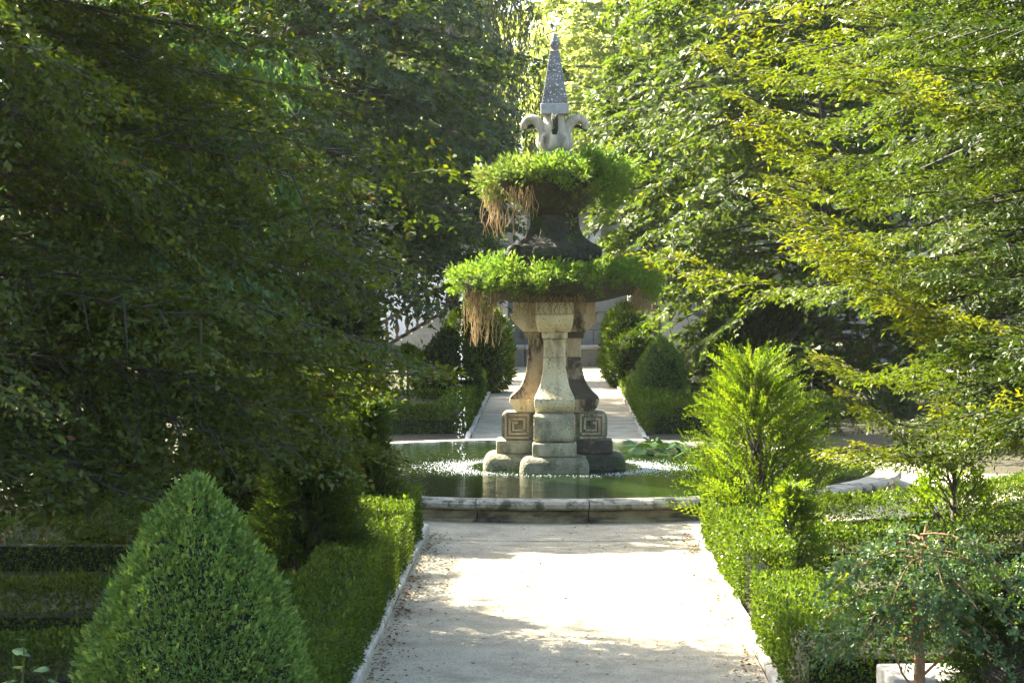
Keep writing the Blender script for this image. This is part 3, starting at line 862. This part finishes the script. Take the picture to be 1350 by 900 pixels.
topiary('shrub', 'dark leafy shrub under the beech boughs behind the deep-shade hedge', 'shrub', (-4.6, 23.3, 0), [(.3, .0), (.55, .3), (.62, .8), (.5, 1.15), (.28, 1.38), (.05, 1.5)], rng, 9000, .065, 'beech', jit=.12, spiky=1, ratio=.5)
topiary('shrub', 'dark leafy shrub under the beech boughs next to the pointed conifer', 'shrub', (-3.35, 23.2, 0), [(.3, .0), (.5, .3), (.58, .7), (.48, 1.05), (.25, 1.28), (.05, 1.4)], rng, 9000, .065, 'beech', jit=.12, spiky=1, ratio=.5)
topiary('shrub', 'big dark laurel shrub under the dark tree beside the white building', 'shrub', (-4.55, 46, 0), [(.7, .0), (1.05, .4), (1.1, 1.2), (.95, 2.0), (.6, 2.5), (.05, 2.8)], rng, 9000, .12, 'dark', jit=.10, spiky=1, ratio=.45)
topiary('shrub', 'big dark laurel shrub under the broadleaf tree behind the hedges', 'shrub', (4.2, 45, 0), [(.7, .0), (1.15, .4), (1.2, 1.2), (1.0, 1.9), (.6, 2.3), (.05, 2.5)], rng, 9000, .12, 'dark', jit=.10, spiky=1, ratio=.45)
# free-growing conifers and shrubs: sprays of feathery shoots from a stem
def feathery(name, label, cat, loc, h, r, rng, n_sh, mat, leaf=.05, per=16, up=.5, shoot=(.3, .6), z0=.1, ratio=.28, prof=None, lean=(0, 0)):
    t = thing(name, label, cat, loc)
    zf = rng.random(n_sh) ** .8
    z = z0 + (h - z0) * zf
    rad = r * (prof(zf) if prof else np.sqrt(np.clip(1 - zf ** 1.6, 0, 1)))
    th = rng.random(n_sh) * 2 * PI
    d = np.stack([np.cos(th), np.sin(th), 0 * th], -1)
    L = rng.uniform(*shoot, n_sh) * (.55 + .45 * (1 - zf))
    rs = np.maximum(rad - L * .8, 0) * rng.uniform(.55, 1, n_sh)
    base = d * rs[:, None] + np.column_stack([lean[0] * zf, lean[1] * zf, z - L * up * .45])
    ax = U(d + np.array([0, 0, 1]) * up * rng.uniform(.5, 1.5, n_sh)[:, None] + rnd(rng, n_sh) * .22)
    s = np.tile(np.linspace(.12, 1, per), n_sh)
    B = np.repeat(base, per, 0); A = np.repeat(ax, per, 0); LL = np.repeat(L, per)
    side = U(np.cross(A, np.repeat(rnd(rng, n_sh), per, 0)))
    sg = np.tile(np.where(np.arange(per) % 2 == 0, 1, -1), n_sh)[:, None]
    pos = B + A * (s * LL)[:, None] - np.array([0, 0, 1]) * (s ** 2 * LL * .12)[:, None]
    la = A * .75 + side * sg * (1 - .6 * s[:, None]) + rnd(rng, len(pos)) * .15
    lf = leaf * rng.uniform(.7, 1.3, len(pos)) * (1.1 - .45 * s)
    var = np.clip(np.repeat(rng.random(n_sh), per) * .6 + rng.random(len(pos)) * .25 + s * .15, 0, 1)
    leaf_obj('foliage', t, M[mat], pos, la, np.cross(A, side) + rnd(rng, len(pos)) * .3, lf, lf * ratio, rng, var=var)
    P = [([(0, 0, -.05), (lean[0] * .4, lean[1] * .4, h * .45), (lean[0] * .9, lean[1] * .9, h * .9)], [.045, .03, .008])]
    for i in range(0, n_sh, 3):
        P.append(([(lean[0] * zf[i], lean[1] * zf[i], max(z[i] - L[i] * up - .1, .02)), tuple(base[i]), tuple(base[i] + ax[i] * L[i] * .8)], [.009, .006, .002]))
    v, f = tubes(P, 4)
    obj('branches', raw_mesh('branches', v, f, M['bark']), t)
    return t
rng = np.random.default_rng(51)
conep = lambda q: np.clip(1 - q, 0, 1) ** .75
feathery('conifer', 'dark pointed conifer shrub with sunlit tips behind the shaded path hedge', 'shrub', (-2.12, 19.6, 0), 1.92, .64, rng, 1500, 'yewdark', leaf=.075, per=14, up=.55, shoot=(.25, .6), prof=lambda q: np.clip(1 - q, 0, 1) ** .6, z0=.25, ratio=.36)
feathery('conifer', 'smaller conifer shrub with a glowing edge overlapping the pool rim', 'shrub', (X(487, 23.6), 23.6, 0), 1.5, .52, rng, 900, 'yewdark', leaf=.07, per=14, up=.7, shoot=(.25, .55), prof=conep, ratio=.34)
feathery('conifer', 'large bright yellow-green feathery conifer leaning over the lily pads', 'shrub', (X(1012, 23.0), 23.0, 0), 2.05, .95, rng, 760, 'feather', leaf=.065, per=24, up=.95, shoot=(.5, 1.25), z0=.2, lean=(-.15, 0), prof=lambda q: np.clip(1 - q ** 2.6, 0.05, 1) ** .6)
feathery('shrub', 'small airy sunlit bush growing in the gap of the path hedge', 'shrub', (X(1043, 20.2), 20.2, 0), 1.0, .40, rng, 380, 'feather', leaf=.05, per=12, up=.7, shoot=(.15, .45), ratio=.42)
feathery('shrub', 'sparse yellow-lit shrub with thin stems by the cross path', 'shrub', (X(1258, 23.9), 23.9, 0), 1.1, .62, rng, 170, 'feather', leaf=.08, per=10, up=1.0, shoot=(.25, .5), ratio=.45, z0=.25)
feathery('shrub', 'low leafy yellow-green plant inside the sunny hedge bed', 'shrub', (X(1095, 17.6), 17.6, 0), .5, .38, rng, 260, 'feather', leaf=.075, per=8, up=.8, shoot=(.15, .3), ratio=.5)
feathery('shrub', 'small sunlit sprig above the dark cross hedge', 'shrub', (X(168, 21.9), 21.9, 0), .98, .25, rng, 110, 'feather', leaf=.075, per=8, up=.8, shoot=(.15, .3), ratio=.5, z0=.45)

# ------------------------------------------------------------------ trees
def tree(name, label, loc, rng, height, n_br, reach, zmin, leaf, mat, bark='bark', trunk_r=.16, rise=.25, droop=.35, up=0.0,
         n_sec=12, n_tw=5, n_lf=10, sec=.38, tw=.34, ratio=.5, flat=.45, taper=.5, az=None, lf_droop=.1, hang=0.0, lenv=(.65, 1.0),
         az_pow=0, center_z=.45, thick=1.0, tips=0.0, tri=False, extra=(), thin=None, low=None, roll_amp=.3):
    """trunk, arching boughs that carry side branches, twigs and leaves"""
    t = thing(name, label, 'tree', loc)
    lean = rng.normal(size=2) * .15
    zt = np.linspace(-.1, height * .97, 9)
    tp = np.column_stack([lean[0] * (zt / height) ** 2 * 2 + .05 * np.sin(zt * 1.3), lean[1] * (zt / height) ** 2 * 2 + .05 * np.cos(zt), zt])
    tr = trunk_r * (1 - .93 * (zt / height).clip(0, 1)) ; tr[0] *= 1.45; tr[1] *= 1.1
    TB, TD, TN, TL, TS = [], [], [], [], []
    limbs = []
    for i in range(n_br + len(extra)):
        q = (i + rng.random()) / n_br
        zb = zmin + (height - zmin) * min(q, .99)
        a = i * 2.39996 + rng.normal() * .25
        if az is not None: a = rng.uniform(*az) if rng.random() < az_pow else a
        if low and zb < low[0]: a = rng.uniform(low[1], low[2])
        zf = (zb - zmin) / (height - zmin)
        env = math.sqrt(max(1 - ((zf - center_z) / (1.08 - center_z if zf > center_z else center_z + .45)) ** 2, .03)) if taper else 1
        Lb = reach * env * rng.uniform(*lenv)
        if i >= n_br: zb, a, Lb = extra[i - n_br]
        zb0 = max(zb - rise * Lb * .6, .5)
        base = np.array([np.interp(zb0, zt, tp[:, 0]), np.interp(zb0, zt, tp[:, 1]), zb0])
        dh = np.array([math.cos(a), math.sin(a), 0])
        ss = np.linspace(0, 1, 9)
        bend = rng.normal() * .18
        sd_ = np.array([-dh[1], dh[0], 0])
        ctr = base + dh * (ss * Lb)[:, None] + sd_ * (bend * ss ** 2 * Lb)[:, None] + np.array([0, 0, 1]) * ((rise * ss - droop * ss ** 2 + up * ss ** 4) * Lb + .04 * np.sin(ss * 9 + i) )[:, None]
        limbs.append((ctr, np.linspace(.055, .008, 9) * thick * (Lb / 3.5) ** .7))
        tg = U(np.gradient(ctr, axis=0))
        roll = rng.normal() * roll_amp
        for k in range(n_sec):
            s = .18 + .82 * (k + rng.random()) / n_sec
            o = np.array([np.interp(s, ss, ctr[:, c]) for c in range(3)])
            fwd = U(np.array([np.interp(s, ss, tg[:, c]) for c in range(3)]))
            sg = 1 if k % 2 else -1
            sv = U(np.cross(fwd, [0, 0, 1])) ; upv = np.cross(sv, fwd)
            sv = sv * math.cos(roll) + upv * math.sin(roll)
            Ls = Lb * sec * (1.08 - .75 * s) * rng.uniform(.6, 1.15) + .12
            dS = U(fwd * rng.uniform(.5, .95) + sv * sg + rng.normal(size=3) * .16 * (1 - flat) + np.array([0, 0, -.10 - hang]))
            nS = U(np.cross(fwd, sv) + rng.normal(size=3) * .25 * min(1, roll_amp / .3))
            if nS[2] < 0: nS = -nS
            limbs.append(([o, o + dS * Ls * .5, o + dS * Ls - np.array([0, 0, Ls * .08])], [.010, .007, .003]))
            for m in range(n_tw):
                u = .1 + .9 * (m + rng.random()) / n_tw
                d2 = U(np.cross(nS, dS)) * (1 if m % 2 else -1)
                dt = U(dS * rng.uniform(.6, 1.1) + d2 * rng.uniform(.5, 1) + rng.normal(size=3) * .25 * (1.2 - flat) + np.array([0, 0, -hang]))
                TB.append(o + dS * Ls * u - np.array([0, 0, Ls * .08 * u * u])); TD.append(dt); TN.append(nS); TL.append(tw * rng.uniform(.5, 1.2)); TS.append(s)
    TB, TD, TN, TL = map(np.array, (TB, TD, TN, TL))
    n = len(TB)
    s = np.tile((np.arange(n_lf) + .5) / n_lf, n) + rng.uniform(-.5, .5, n * n_lf) / n_lf
    B, D, Nn, LL = (np.repeat(x, n_lf, 0) for x in (TB, TD, TN, TL))
    sg = np.tile(np.where(np.arange(n_lf) % 2 == 0, 1., -1.), n)[:, None]
    side = np.cross(Nn, D)
    N = len(B)
    pos = B + D * (s * LL)[:, None] - np.array([0, 0, 1]) * (s ** 2 * LL * (.12 + hang))[:, None] + rnd(rng, N) * .012
    ax = D * .6 + side * sg * (.9 - .5 * s[:, None]) + rnd(rng, N) * .28 + np.array([0, 0, -lf_droop - hang])
    nr = Nn * (.4 + flat) + rnd(rng, N) * (.75 - .5 * flat)
    lf = leaf * rng.uniform(.65, 1.3, N)
    bv = np.repeat(rng.random(n), n_lf)
    TSr = np.repeat(np.array(TS), n_lf)
    if thin:     # leaves on the outer side: fewer and larger
        away = thin(pos[:, 0])
        keep = ~away | (rng.random(N) < .3)
        lf = np.where(away, lf * 1.6, lf)
        pos, ax, nr, lf, bv, s, TSr = (q[keep] for q in (pos, ax, nr, lf, bv, s, TSr)); N = len(pos)
    var = np.clip((1 - tips) * (.45 * bv + .45 * rng.random(N) + .14 * s) + tips * TSr ** 2.5, 0, 1)
    leaf_obj('crown', t, M[mat], pos, ax, nr, lf, lf * ratio * rng.uniform(.8, 1.2, N), rng, var=var, tri=tri)
    v, f = tubes([(tp, tr)], 10)
    obj('trunk', raw_mesh('trunk', v, f, M[bark], smooth=True), t)
    v, f = tubes(limbs, 3)
    obj('limbs', raw_mesh('limbs', v, f, M[bark]), t)
    return t

R = lambda s: np.random.default_rng(s)
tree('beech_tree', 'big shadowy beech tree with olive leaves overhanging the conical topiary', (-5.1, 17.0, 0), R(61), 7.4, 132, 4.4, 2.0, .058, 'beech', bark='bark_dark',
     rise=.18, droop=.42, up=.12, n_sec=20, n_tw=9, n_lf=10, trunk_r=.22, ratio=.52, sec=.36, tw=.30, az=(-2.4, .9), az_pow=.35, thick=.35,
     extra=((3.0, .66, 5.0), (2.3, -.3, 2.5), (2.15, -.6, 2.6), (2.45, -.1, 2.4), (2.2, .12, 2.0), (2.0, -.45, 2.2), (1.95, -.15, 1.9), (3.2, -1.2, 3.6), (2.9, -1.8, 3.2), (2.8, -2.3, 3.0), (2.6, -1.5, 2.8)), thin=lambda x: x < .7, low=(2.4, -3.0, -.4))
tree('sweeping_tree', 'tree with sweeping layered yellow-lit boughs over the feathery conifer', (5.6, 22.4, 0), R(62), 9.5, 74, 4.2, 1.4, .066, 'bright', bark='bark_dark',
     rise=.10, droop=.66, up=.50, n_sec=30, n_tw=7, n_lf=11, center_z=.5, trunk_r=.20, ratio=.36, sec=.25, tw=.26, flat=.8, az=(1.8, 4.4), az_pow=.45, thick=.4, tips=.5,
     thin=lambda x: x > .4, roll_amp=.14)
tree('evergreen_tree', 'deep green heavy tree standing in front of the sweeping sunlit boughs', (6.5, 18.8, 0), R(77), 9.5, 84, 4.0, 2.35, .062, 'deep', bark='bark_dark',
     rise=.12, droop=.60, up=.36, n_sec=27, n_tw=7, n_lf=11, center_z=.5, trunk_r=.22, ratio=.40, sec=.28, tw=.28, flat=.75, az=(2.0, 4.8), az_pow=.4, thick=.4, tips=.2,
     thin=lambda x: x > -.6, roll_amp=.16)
tree('dark_tree', 'tall dark bluish-green tree standing beyond the pool behind the mushroom topiary', (-5.1, 43.0, 0), R(63), 11.5, 125, 4.6, 2.9, .14, 'dark',
     rise=.2, droop=.34, n_sec=14, n_tw=5, n_lf=10, trunk_r=.25, sec=.42, tw=.5, thick=.7, tri=True)
tree('dark_tree', 'tall dark tree shading the far path in front of the balustraded stair', (-8.6, 51.0, 0), R(74), 12.5, 90, 4.8, 4.0, .17, 'dark',
     rise=.25, droop=.34, n_sec=11, n_tw=5, n_lf=8, trunk_r=.25, sec=.42, tw=.5, tri=True)
tree('broadleaf_tree', 'leafy light green tree beyond the pool behind the egg-shaped topiary', (5.6, 46.0, 0), R(64), 11.5, 130, 5.0, 1.0, .15, 'mid',
     rise=.2, droop=.4, n_sec=14, n_tw=5, n_lf=10, trunk_r=.25, sec=.42, tw=.5, tri=True)
tree('drooping_tree', 'tree with pale hanging lance-shaped leaves between the beech and the dark tree', (-5.2, 28.4, 0), R(65), 6.8, 75, 2.9, 2.2, .17, 'loquat',
     rise=.35, droop=.35, n_sec=13, n_tw=5, n_lf=10, trunk_r=.12, sec=.38, tw=.3, ratio=.3, hang=.55, flat=.2, tri=True)
tree('broadleaf_tree', 'dense shaded tree backing the beech over the cross path', (-11.0, 27.0, 0), R(66), 9.0, 90, 4.8, 1.2, .15, 'dark',
     rise=.2, droop=.4, n_sec=11, n_tw=5, n_lf=9, sec=.42, tw=.5, tri=True)
tree('broadleaf_tree', 'dense tree backing the sweeping boughs over the cross path', (9.8, 36.0, 0), R(67), 10.0, 90, 5.2, 1.0, .15, 'dark',
     rise=.2, droop=.4, n_sec=11, n_tw=5, n_lf=9, sec=.42, tw=.5, tri=True)
tree('broadleaf_tree', 'tall shady tree crowding behind the beech beside the drooping tree', (-9.4, 21.4, 0), R(75), 11.0, 90, 4.4, 4.2, .12, 'dark',
     rise=.25, droop=.34, n_sec=12, n_tw=5, n_lf=9, sec=.42, tw=.45, tri=True)  # extra tree of the wood, added to shade the near path
tree('dark_tree', 'slender dark tree in front of the wall between the stair and the fountain', (-2.5, 57.0, 0), R(76), 8.5, 60, 1.9, 2.9, .17, 'dark',
     rise=.25, droop=.34, n_sec=9, n_tw=4, n_lf=8, sec=.45, tw=.45, tri=True)
tree('broadleaf_tree', 'small fresh green tree in front of the wall between the ball topiary and the fountain', (2.7, 58.6, 0), R(78), 8.5, 60, 2.0, 3.3, .17, 'mid',
     rise=.25, droop=.34, n_sec=9, n_tw=4, n_lf=8, sec=.45, tw=.45, tri=True)
# beyond the wall
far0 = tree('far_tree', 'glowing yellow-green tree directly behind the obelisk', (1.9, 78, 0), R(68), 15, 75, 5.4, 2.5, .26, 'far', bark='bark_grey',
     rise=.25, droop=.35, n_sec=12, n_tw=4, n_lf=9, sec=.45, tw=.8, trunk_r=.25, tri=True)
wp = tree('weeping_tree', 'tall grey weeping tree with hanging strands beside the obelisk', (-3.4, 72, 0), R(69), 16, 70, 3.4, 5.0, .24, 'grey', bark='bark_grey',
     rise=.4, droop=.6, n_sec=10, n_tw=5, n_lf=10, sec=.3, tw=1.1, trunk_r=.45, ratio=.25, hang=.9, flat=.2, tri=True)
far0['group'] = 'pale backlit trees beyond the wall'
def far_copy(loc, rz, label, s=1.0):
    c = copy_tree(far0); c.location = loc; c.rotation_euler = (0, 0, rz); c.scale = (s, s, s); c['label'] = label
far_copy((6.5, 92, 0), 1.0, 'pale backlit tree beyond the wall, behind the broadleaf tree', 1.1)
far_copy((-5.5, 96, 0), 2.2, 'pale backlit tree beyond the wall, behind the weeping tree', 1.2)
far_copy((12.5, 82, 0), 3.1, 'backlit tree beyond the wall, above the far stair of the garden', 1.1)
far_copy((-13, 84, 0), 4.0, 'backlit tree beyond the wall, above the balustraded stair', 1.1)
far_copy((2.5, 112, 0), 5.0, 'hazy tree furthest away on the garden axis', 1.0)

# blue-green sapling in front
def sapling():
    rng = R(71)
    Y = 14.4; loc = (X(1212, Y), Y, 0)
    t = thing('sapling', 'slim red-barked sapling with blue-green leaves beside the white stone block', 'tree', loc)
    P = [([(0, 0, -.05), (.01, 0, .4), (-.01, .01, .8), (.02, 0, 1.1), (.05, 0, 1.3)], [.042, .036, .032, .024, .012])]
    tw = []
    for i in range(44):
        a = i * 2.4; z = rng.uniform(.55, 1.25); Lb = rng.uniform(.35, .72)
        d = np.array([math.cos(a), math.sin(a), 0]); ss = np.linspace(0, 1, 7)
        c = np.array([.01, 0, z]) + d * (ss * Lb)[:, None] + np.array([0, 0, 1]) * ((.25 * ss - .62 * ss ** 2) * Lb)[:, None]
        P.append((c, np.linspace(.010, .003, 7)))
        for k in range(rng.integers(8, 24)):
            s = rng.uniform(.2, 1); o = np.array([np.interp(s, ss, c[:, q]) for q in range(3)])
            tw.append((o, U(d * .5 + rng.normal(size=3) * .6 + np.array([0, 0, -.1]))))
    B = np.array([q[0] for q in tw]); D = np.array([q[1] for q in tw]); k = 14
    n = len(B); s = np.tile(np.linspace(.05, 1, k), n); LL = np.repeat(rng.uniform(.08, .2, n), k)
    pos = np.repeat(B, k, 0) + np.repeat(D, k, 0) * (s * LL)[:, None] + rnd(rng, n * k) * .012
    ax = np.repeat(D, k, 0) * .5 + rnd(rng, n * k) * .6
    lf = rng.uniform(.026, .048, n * k)
    leaf_obj('crown', t, M['bluegreen'], pos, ax, rnd(rng, n * k) * .6 + np.array([0, 0, .6]), lf, lf * .55, rng,
             var=np.clip(np.repeat(rng.random(n), k) * .55 + rng.random(n * k) * .45, 0, 1))
    v, f = tubes(P[:1], 10); obj('trunk', raw_mesh('trunk', v, f, M['bark_red'], smooth=True), t)
    P.append(([(.0, 0, .30), (.14, .05, .42), (.34, .1, .60)], [.012, .009, .005]))
    P.append(([(.0, 0, .20), (-.10, .03, .34), (-.16, .05, .52)], [.010, .007, .004]))
    v, f = tubes(P[1:], 5); obj('limbs', raw_mesh('limbs', v, f, M['bark_red']), t)
sapling()
feathery('shrub', 'dusky blue-green bush crowding the sapling and the white stone block', 'shrub', (X(1330, 14.6), 14.6, 0), 1.0, .5, R(72), 700, 'yewdark', leaf=.05, per=12, up=.4, shoot=(.2, .4), ratio=.4, z0=.1)

o = obj('stone_block', box_mesh('stone_block', -.29, .27, -.30, .26, -.02, .27, M['slab'], bevel=.015, seg=2, rough=.012), None, (X(1222, 14.9), 14.85, 0), (0, 0, .04))
# the block stands free in front of the hedge
tag(o, 'low white stone block on the ground at the foot of the sapling', 'stone')

# broad-leaved seedling at the left edge
def seedling():
    rng = R(73); Y = 12.0
    t = thing('seedling', 'broad-leaved pale green seedling growing in front of the shaded hedge', 'plant', (X(22, Y), Y, 0))
    P = []
    me = []
    for _ in range(3):
        k = 8; V = []; F = []
        for j in range(k + 1):
            u = j / k; w = .42 * math.sin(PI * u ** .8) * (1 - .25 * u)
            V += [(-w, u, .10 * w - .18 * u * u), (0, u, -.18 * u * u), (w, u, .10 * w - .18 * u * u)]
        for j in range(k):
            a = j * 3; F += [(a, a + 1, a + 4, a + 3), (a + 1, a + 2, a + 5, a + 4)]
        me.append(raw_mesh('leaf', V, F, M['bluegreen'], smooth=True, var=np.full(len(F), rng.uniform(.4, .95))))
    for sx, sy, h in ((0, 0, .95), (.14, .05, .78), (-.12, .02, .70), (.22, -.05, .55), (.05, -.1, .62), (-.05, .1, .85)):
        tip = np.array([sx + rng.normal() * .05, sy, h])
        P.append(([(sx * .4, sy * .4, -.02), (sx * .8, sy, h * .5), tip], [.008, .006, .004]))
        for q in range(9):
            z = h * (.35 + .65 * q / 8); a = q * 2.4 + sx * 9
            s = rng.uniform(.06, .11)
            f = z / h
            o = obj('leaf', me[q % 3], t, (sx * (.4 + .6 * f), sy * f, z), (rng.uniform(-.2, .5), rng.normal() * .2, a))
            o.scale = (s, s, s)
    v, f = tubes(P, 6); obj('stem', raw_mesh('stem', v, f, M['grass'], smooth=True, var=np.full(len(f), .6)), t)
seedling()

# ------------------------------------------------------------------ wall, stair and balustrade at the end of the axis
wall = thing('garden_wall', 'grey ashlar retaining wall closing the garden axis behind the fountain', 'wall', (0, 64.0, 0))
bms = [box_mesh('ashlar', -.595, .595, 0, .4, .0, .505, M['wall'], bevel=.015, rough=.006) for _ in range(3)]
for r in range(6):
    for c in range(-11, 12):
        obj('ashlar', bms[(r * 5 + c * 3) % 3], wall, (c * 1.2 + (.6 if r % 2 else 0), random.uniform(-.012, .012), r * .515))
obj('backing', box_mesh('backing', -14, 14.6, .06, .6, 0, 3.08, M['wall']), wall)
obj('coping', box_mesh('coping', -14, 14.6, -.10, .55, 3.092, 3.27, M['greystone'], bevel=.03, seg=2), wall)
bench = thing('wall_bench', 'long low stone bench step at the foot of the garden wall', 'bench', (0, 63.0, 0))
for c in range(-1, 2):
    obj('bench_block', box_mesh('bench_block', -.74, .74, .05, .95, 0, .50, M['wall'], bevel=.012), bench, (c * 1.5, 0, 0))
    obj('seat_slab', box_mesh('seat_slab', -.745, .745, 0, .96, .503, .61, M['greystone'], bevel=.02), bench, (c * 1.5, 0, 0))
up = thing('upper_wall', 'pale upper terrace wall with pilasters above the garden wall', 'wall', (0, 66.5, 0))
obj('wall_face', box_mesh('wall_face', -15, 15, .12, .6, 0, 4.5, M['wall']), up)
for c in range(-6, 7):
    obj('pilaster', box_mesh('pilaster', -.17, .17, -.10, .115, 3.0, 4.35, M['greystone'], bevel=.03), up, (c * 1.1 + .2, 0, 0))
obj('cornice', box_mesh('cornice', -15, 15, -.2, .62, 4.502, 4.70, M['greystone'], bevel=.05, seg=2), up)
ter = obj('terrace', box_mesh('terrace', -15, 15, 64.58, 66.6, 0, 3.06, M['gravel'])); ter['kind'] = 'structure'

house = thing('pavilion', 'sunlit white plastered garden building glimpsed behind the balustraded stair', 'building', (-5.2, 63.2, 0))
obj('wall', box_mesh('wall', -2.2, 3.1, .0, .5, 0, 2.95, M['plaster']), house)

def stair(sgn, label, blabel, xs):
    t = thing('staircase', label, 'staircase', (0, 61.2, 0), 0, 'stairs up to the terrace')
    n, run, rise = 12, .28, .168
    for i in range(n):
        x0 = xs + i * run; z = rise * (i + 1)
        a, bq = (x0, x0 + run + .012) if sgn < 0 else (-x0 - run - .012, -x0)
        obj('step', box_mesh('step', a, bq, 0, 1.6, 0, z, M['greystone'], bevel=.012), t)
    xe = xs + n * run + .015
    a, bq = (xe, xe + .9) if sgn < 0 else (-xe - .9, -xe)
    obj('landing', box_mesh('landing', a, bq, 0, 1.6, 0, rise * n + .02, M['greystone'], bevel=.012), t)
    bt = thing('balustrade', blabel, 'balustrade', (0, 61.2, 0), 0, 'balustrades of the terrace stairs')
    prof = smooth_secs([(.05, 0, 0), (.05, .06, 0), (.03, .10, 0), (.075, .24, 0), (.055, .36, 0), (.028, .48, 0), (.05, .55, 0), (.05, .62, 0)], 16)
    v, f = lathe([(p[0], p[1]) for p in prof], 10)
    me = raw_mesh('baluster', v, f, M['grime_and_silhouette'], smooth=True)  # dark colour painted on to give the balusters a backlit silhouette
    for i in range(n):
        obj('baluster', me, bt, ((xs + run / 2 + i * run) * -sgn, .10, rise * (i + .5) + .13))
    sl = rise / run
    for nm, zo, hh in (('rail', .74, .11), ('plinth', .03, .12)):
        V = []
        for x in (xs - .05, xs + n * run):
            z = (x - xs) * sl + zo
            for y in (0.0, .2):
                for q in (0, hh): V.append((x * -sgn, y, z + q))
        F = [(0, 1, 3, 2), (4, 6, 7, 5), (0, 4, 5, 1), (2, 3, 7, 6), (1, 5, 7, 3), (0, 2, 6, 4)]
        obj(nm, raw_mesh(nm, V, F, M['grime_and_silhouette']), bt)  # rail and plinth share the painted silhouette colour
stair(-1, 'stone stair rising to the terrace in front of the white building', 'sloping stone balustrade in front of the white building', -5.5)
stair(1, 'stone stair rising to the terrace behind the egg-shaped topiary', 'sloping stone balustrade behind the egg-shaped topiary', -6.4)

# ------------------------------------------------------------------ litter, pebbles, ground cover
def litter():
    rng = R(81)
    n1 = 2600
    y = rng.uniform(12, 24.5, n1)
    left = rng.random(n1) < .6
    d = rng.exponential(.10, n1)
    x = np.where(left, -1.33 + d, 1.52 - d * .8)
    n2 = 260
    y = np.concatenate([y, rng.uniform(12, 25.2, n2)]); x = np.concatenate([x, rng.uniform(-1.3, 1.5, n2)])
    n = n1 + n2
    cl = .5 + .5 * np.sin(y * 2.2) * np.sin(y * .9 + 1)
    keep = (rng.random(n) < .25 + .75 * cl) | (np.arange(n) >= n1)
    pos = np.column_stack([x, y, np.full(n, .012) + rng.random(n) * .01])[keep]
    k = len(pos)
    th = rng.random(k) * 6.28
    ax = np.stack([np.cos(th), np.sin(th), rng.normal(size=k) * .15], -1)
    L = rng.uniform(.018, .05, k)
    o = leaf_obj('leaf_litter', None, M['litter'], pos, ax, rnd(rng, k) * .3 + np.array([0, 0, 1]), L, L * .55, rng)
    tag(o, 'dry brown fallen leaves scattered along the path edges', 'leaves', kind='stuff')
litter()
def pebbles():
    rng = R(82)
    n = 6000
    y = 11.5 + 14 * rng.random(n) ** 1.4; x = rng.uniform(-1.3, 1.5, n)
    base = np.array([(1, 0, 0), (.3, .95, 0), (-.8, .6, 0), (-.8, -.6, 0), (.3, -.95, 0), (0, 0, .7)])
    s = rng.uniform(.004, .013, n)
    big = rng.random(n) < .004; s[big] *= 2.2
    V = (np.column_stack([x, y, np.full(n, .009)])[:, None, :] + base[None] * s[:, None, None]).reshape(-1, 3)
    t = np.array([(i, (i + 1) % 5, 5) for i in range(5)])
    F = (np.arange(n)[:, None, None] * 6 + t[None]).reshape(-1, 3)
    o = obj('pebbles', raw_mesh('pebbles', V, F, M['kerb']))
    tag(o, 'small loose pebbles on the gravel path', 'pebbles', kind='stuff')
pebbles()
def undergrowth():
    rng = R(83)
    P = []
    for sg in (-1, 1):
        n = 4500
        P.append(np.column_stack([sg * (2.0 + 5.5 * rng.random(n)) , 12 + 12 * rng.random(n), np.zeros(n)]))
        n = 3000
        P.append(np.column_stack([sg * (2.0 + 7 * rng.random(n)), 38 + 20 * rng.random(n), np.zeros(n)]))
    P = np.concatenate(P); n = len(P)
    L = rng.uniform(.05, .16, n)
    o = leaf_obj('ground_cover', None, M['grass'], P, rnd(rng, n) * .4 + np.array([0, 0, .9]), rnd(rng, n), L, L * .22, rng, droop=.2)
    tag(o, 'low grassy ground cover between the hedges', 'ground cover', kind='stuff')
undergrowth()

# ------------------------------------------------------------------ haze: the sunlit morning air
m, nt, n, l = mat_new('haze_air')
pv = n.new('ShaderNodeVolumePrincipled')
pv.inputs['Color'].default_value = (.92, .95, .86, 1)
pv.inputs['Density'].default_value = .0001
pv.inputs['Anisotropy'].default_value = .35
o = n.new('ShaderNodeOutputMaterial'); l.new(pv.outputs[0], o.inputs['Volume'])
hz = obj('haze', box_mesh('haze', -40, 40, -6, 140, -1.2, 18.5, m)); hz['kind'] = 'stuff'
tag(hz, 'thin sunlit haze in the air of the garden', 'haze')
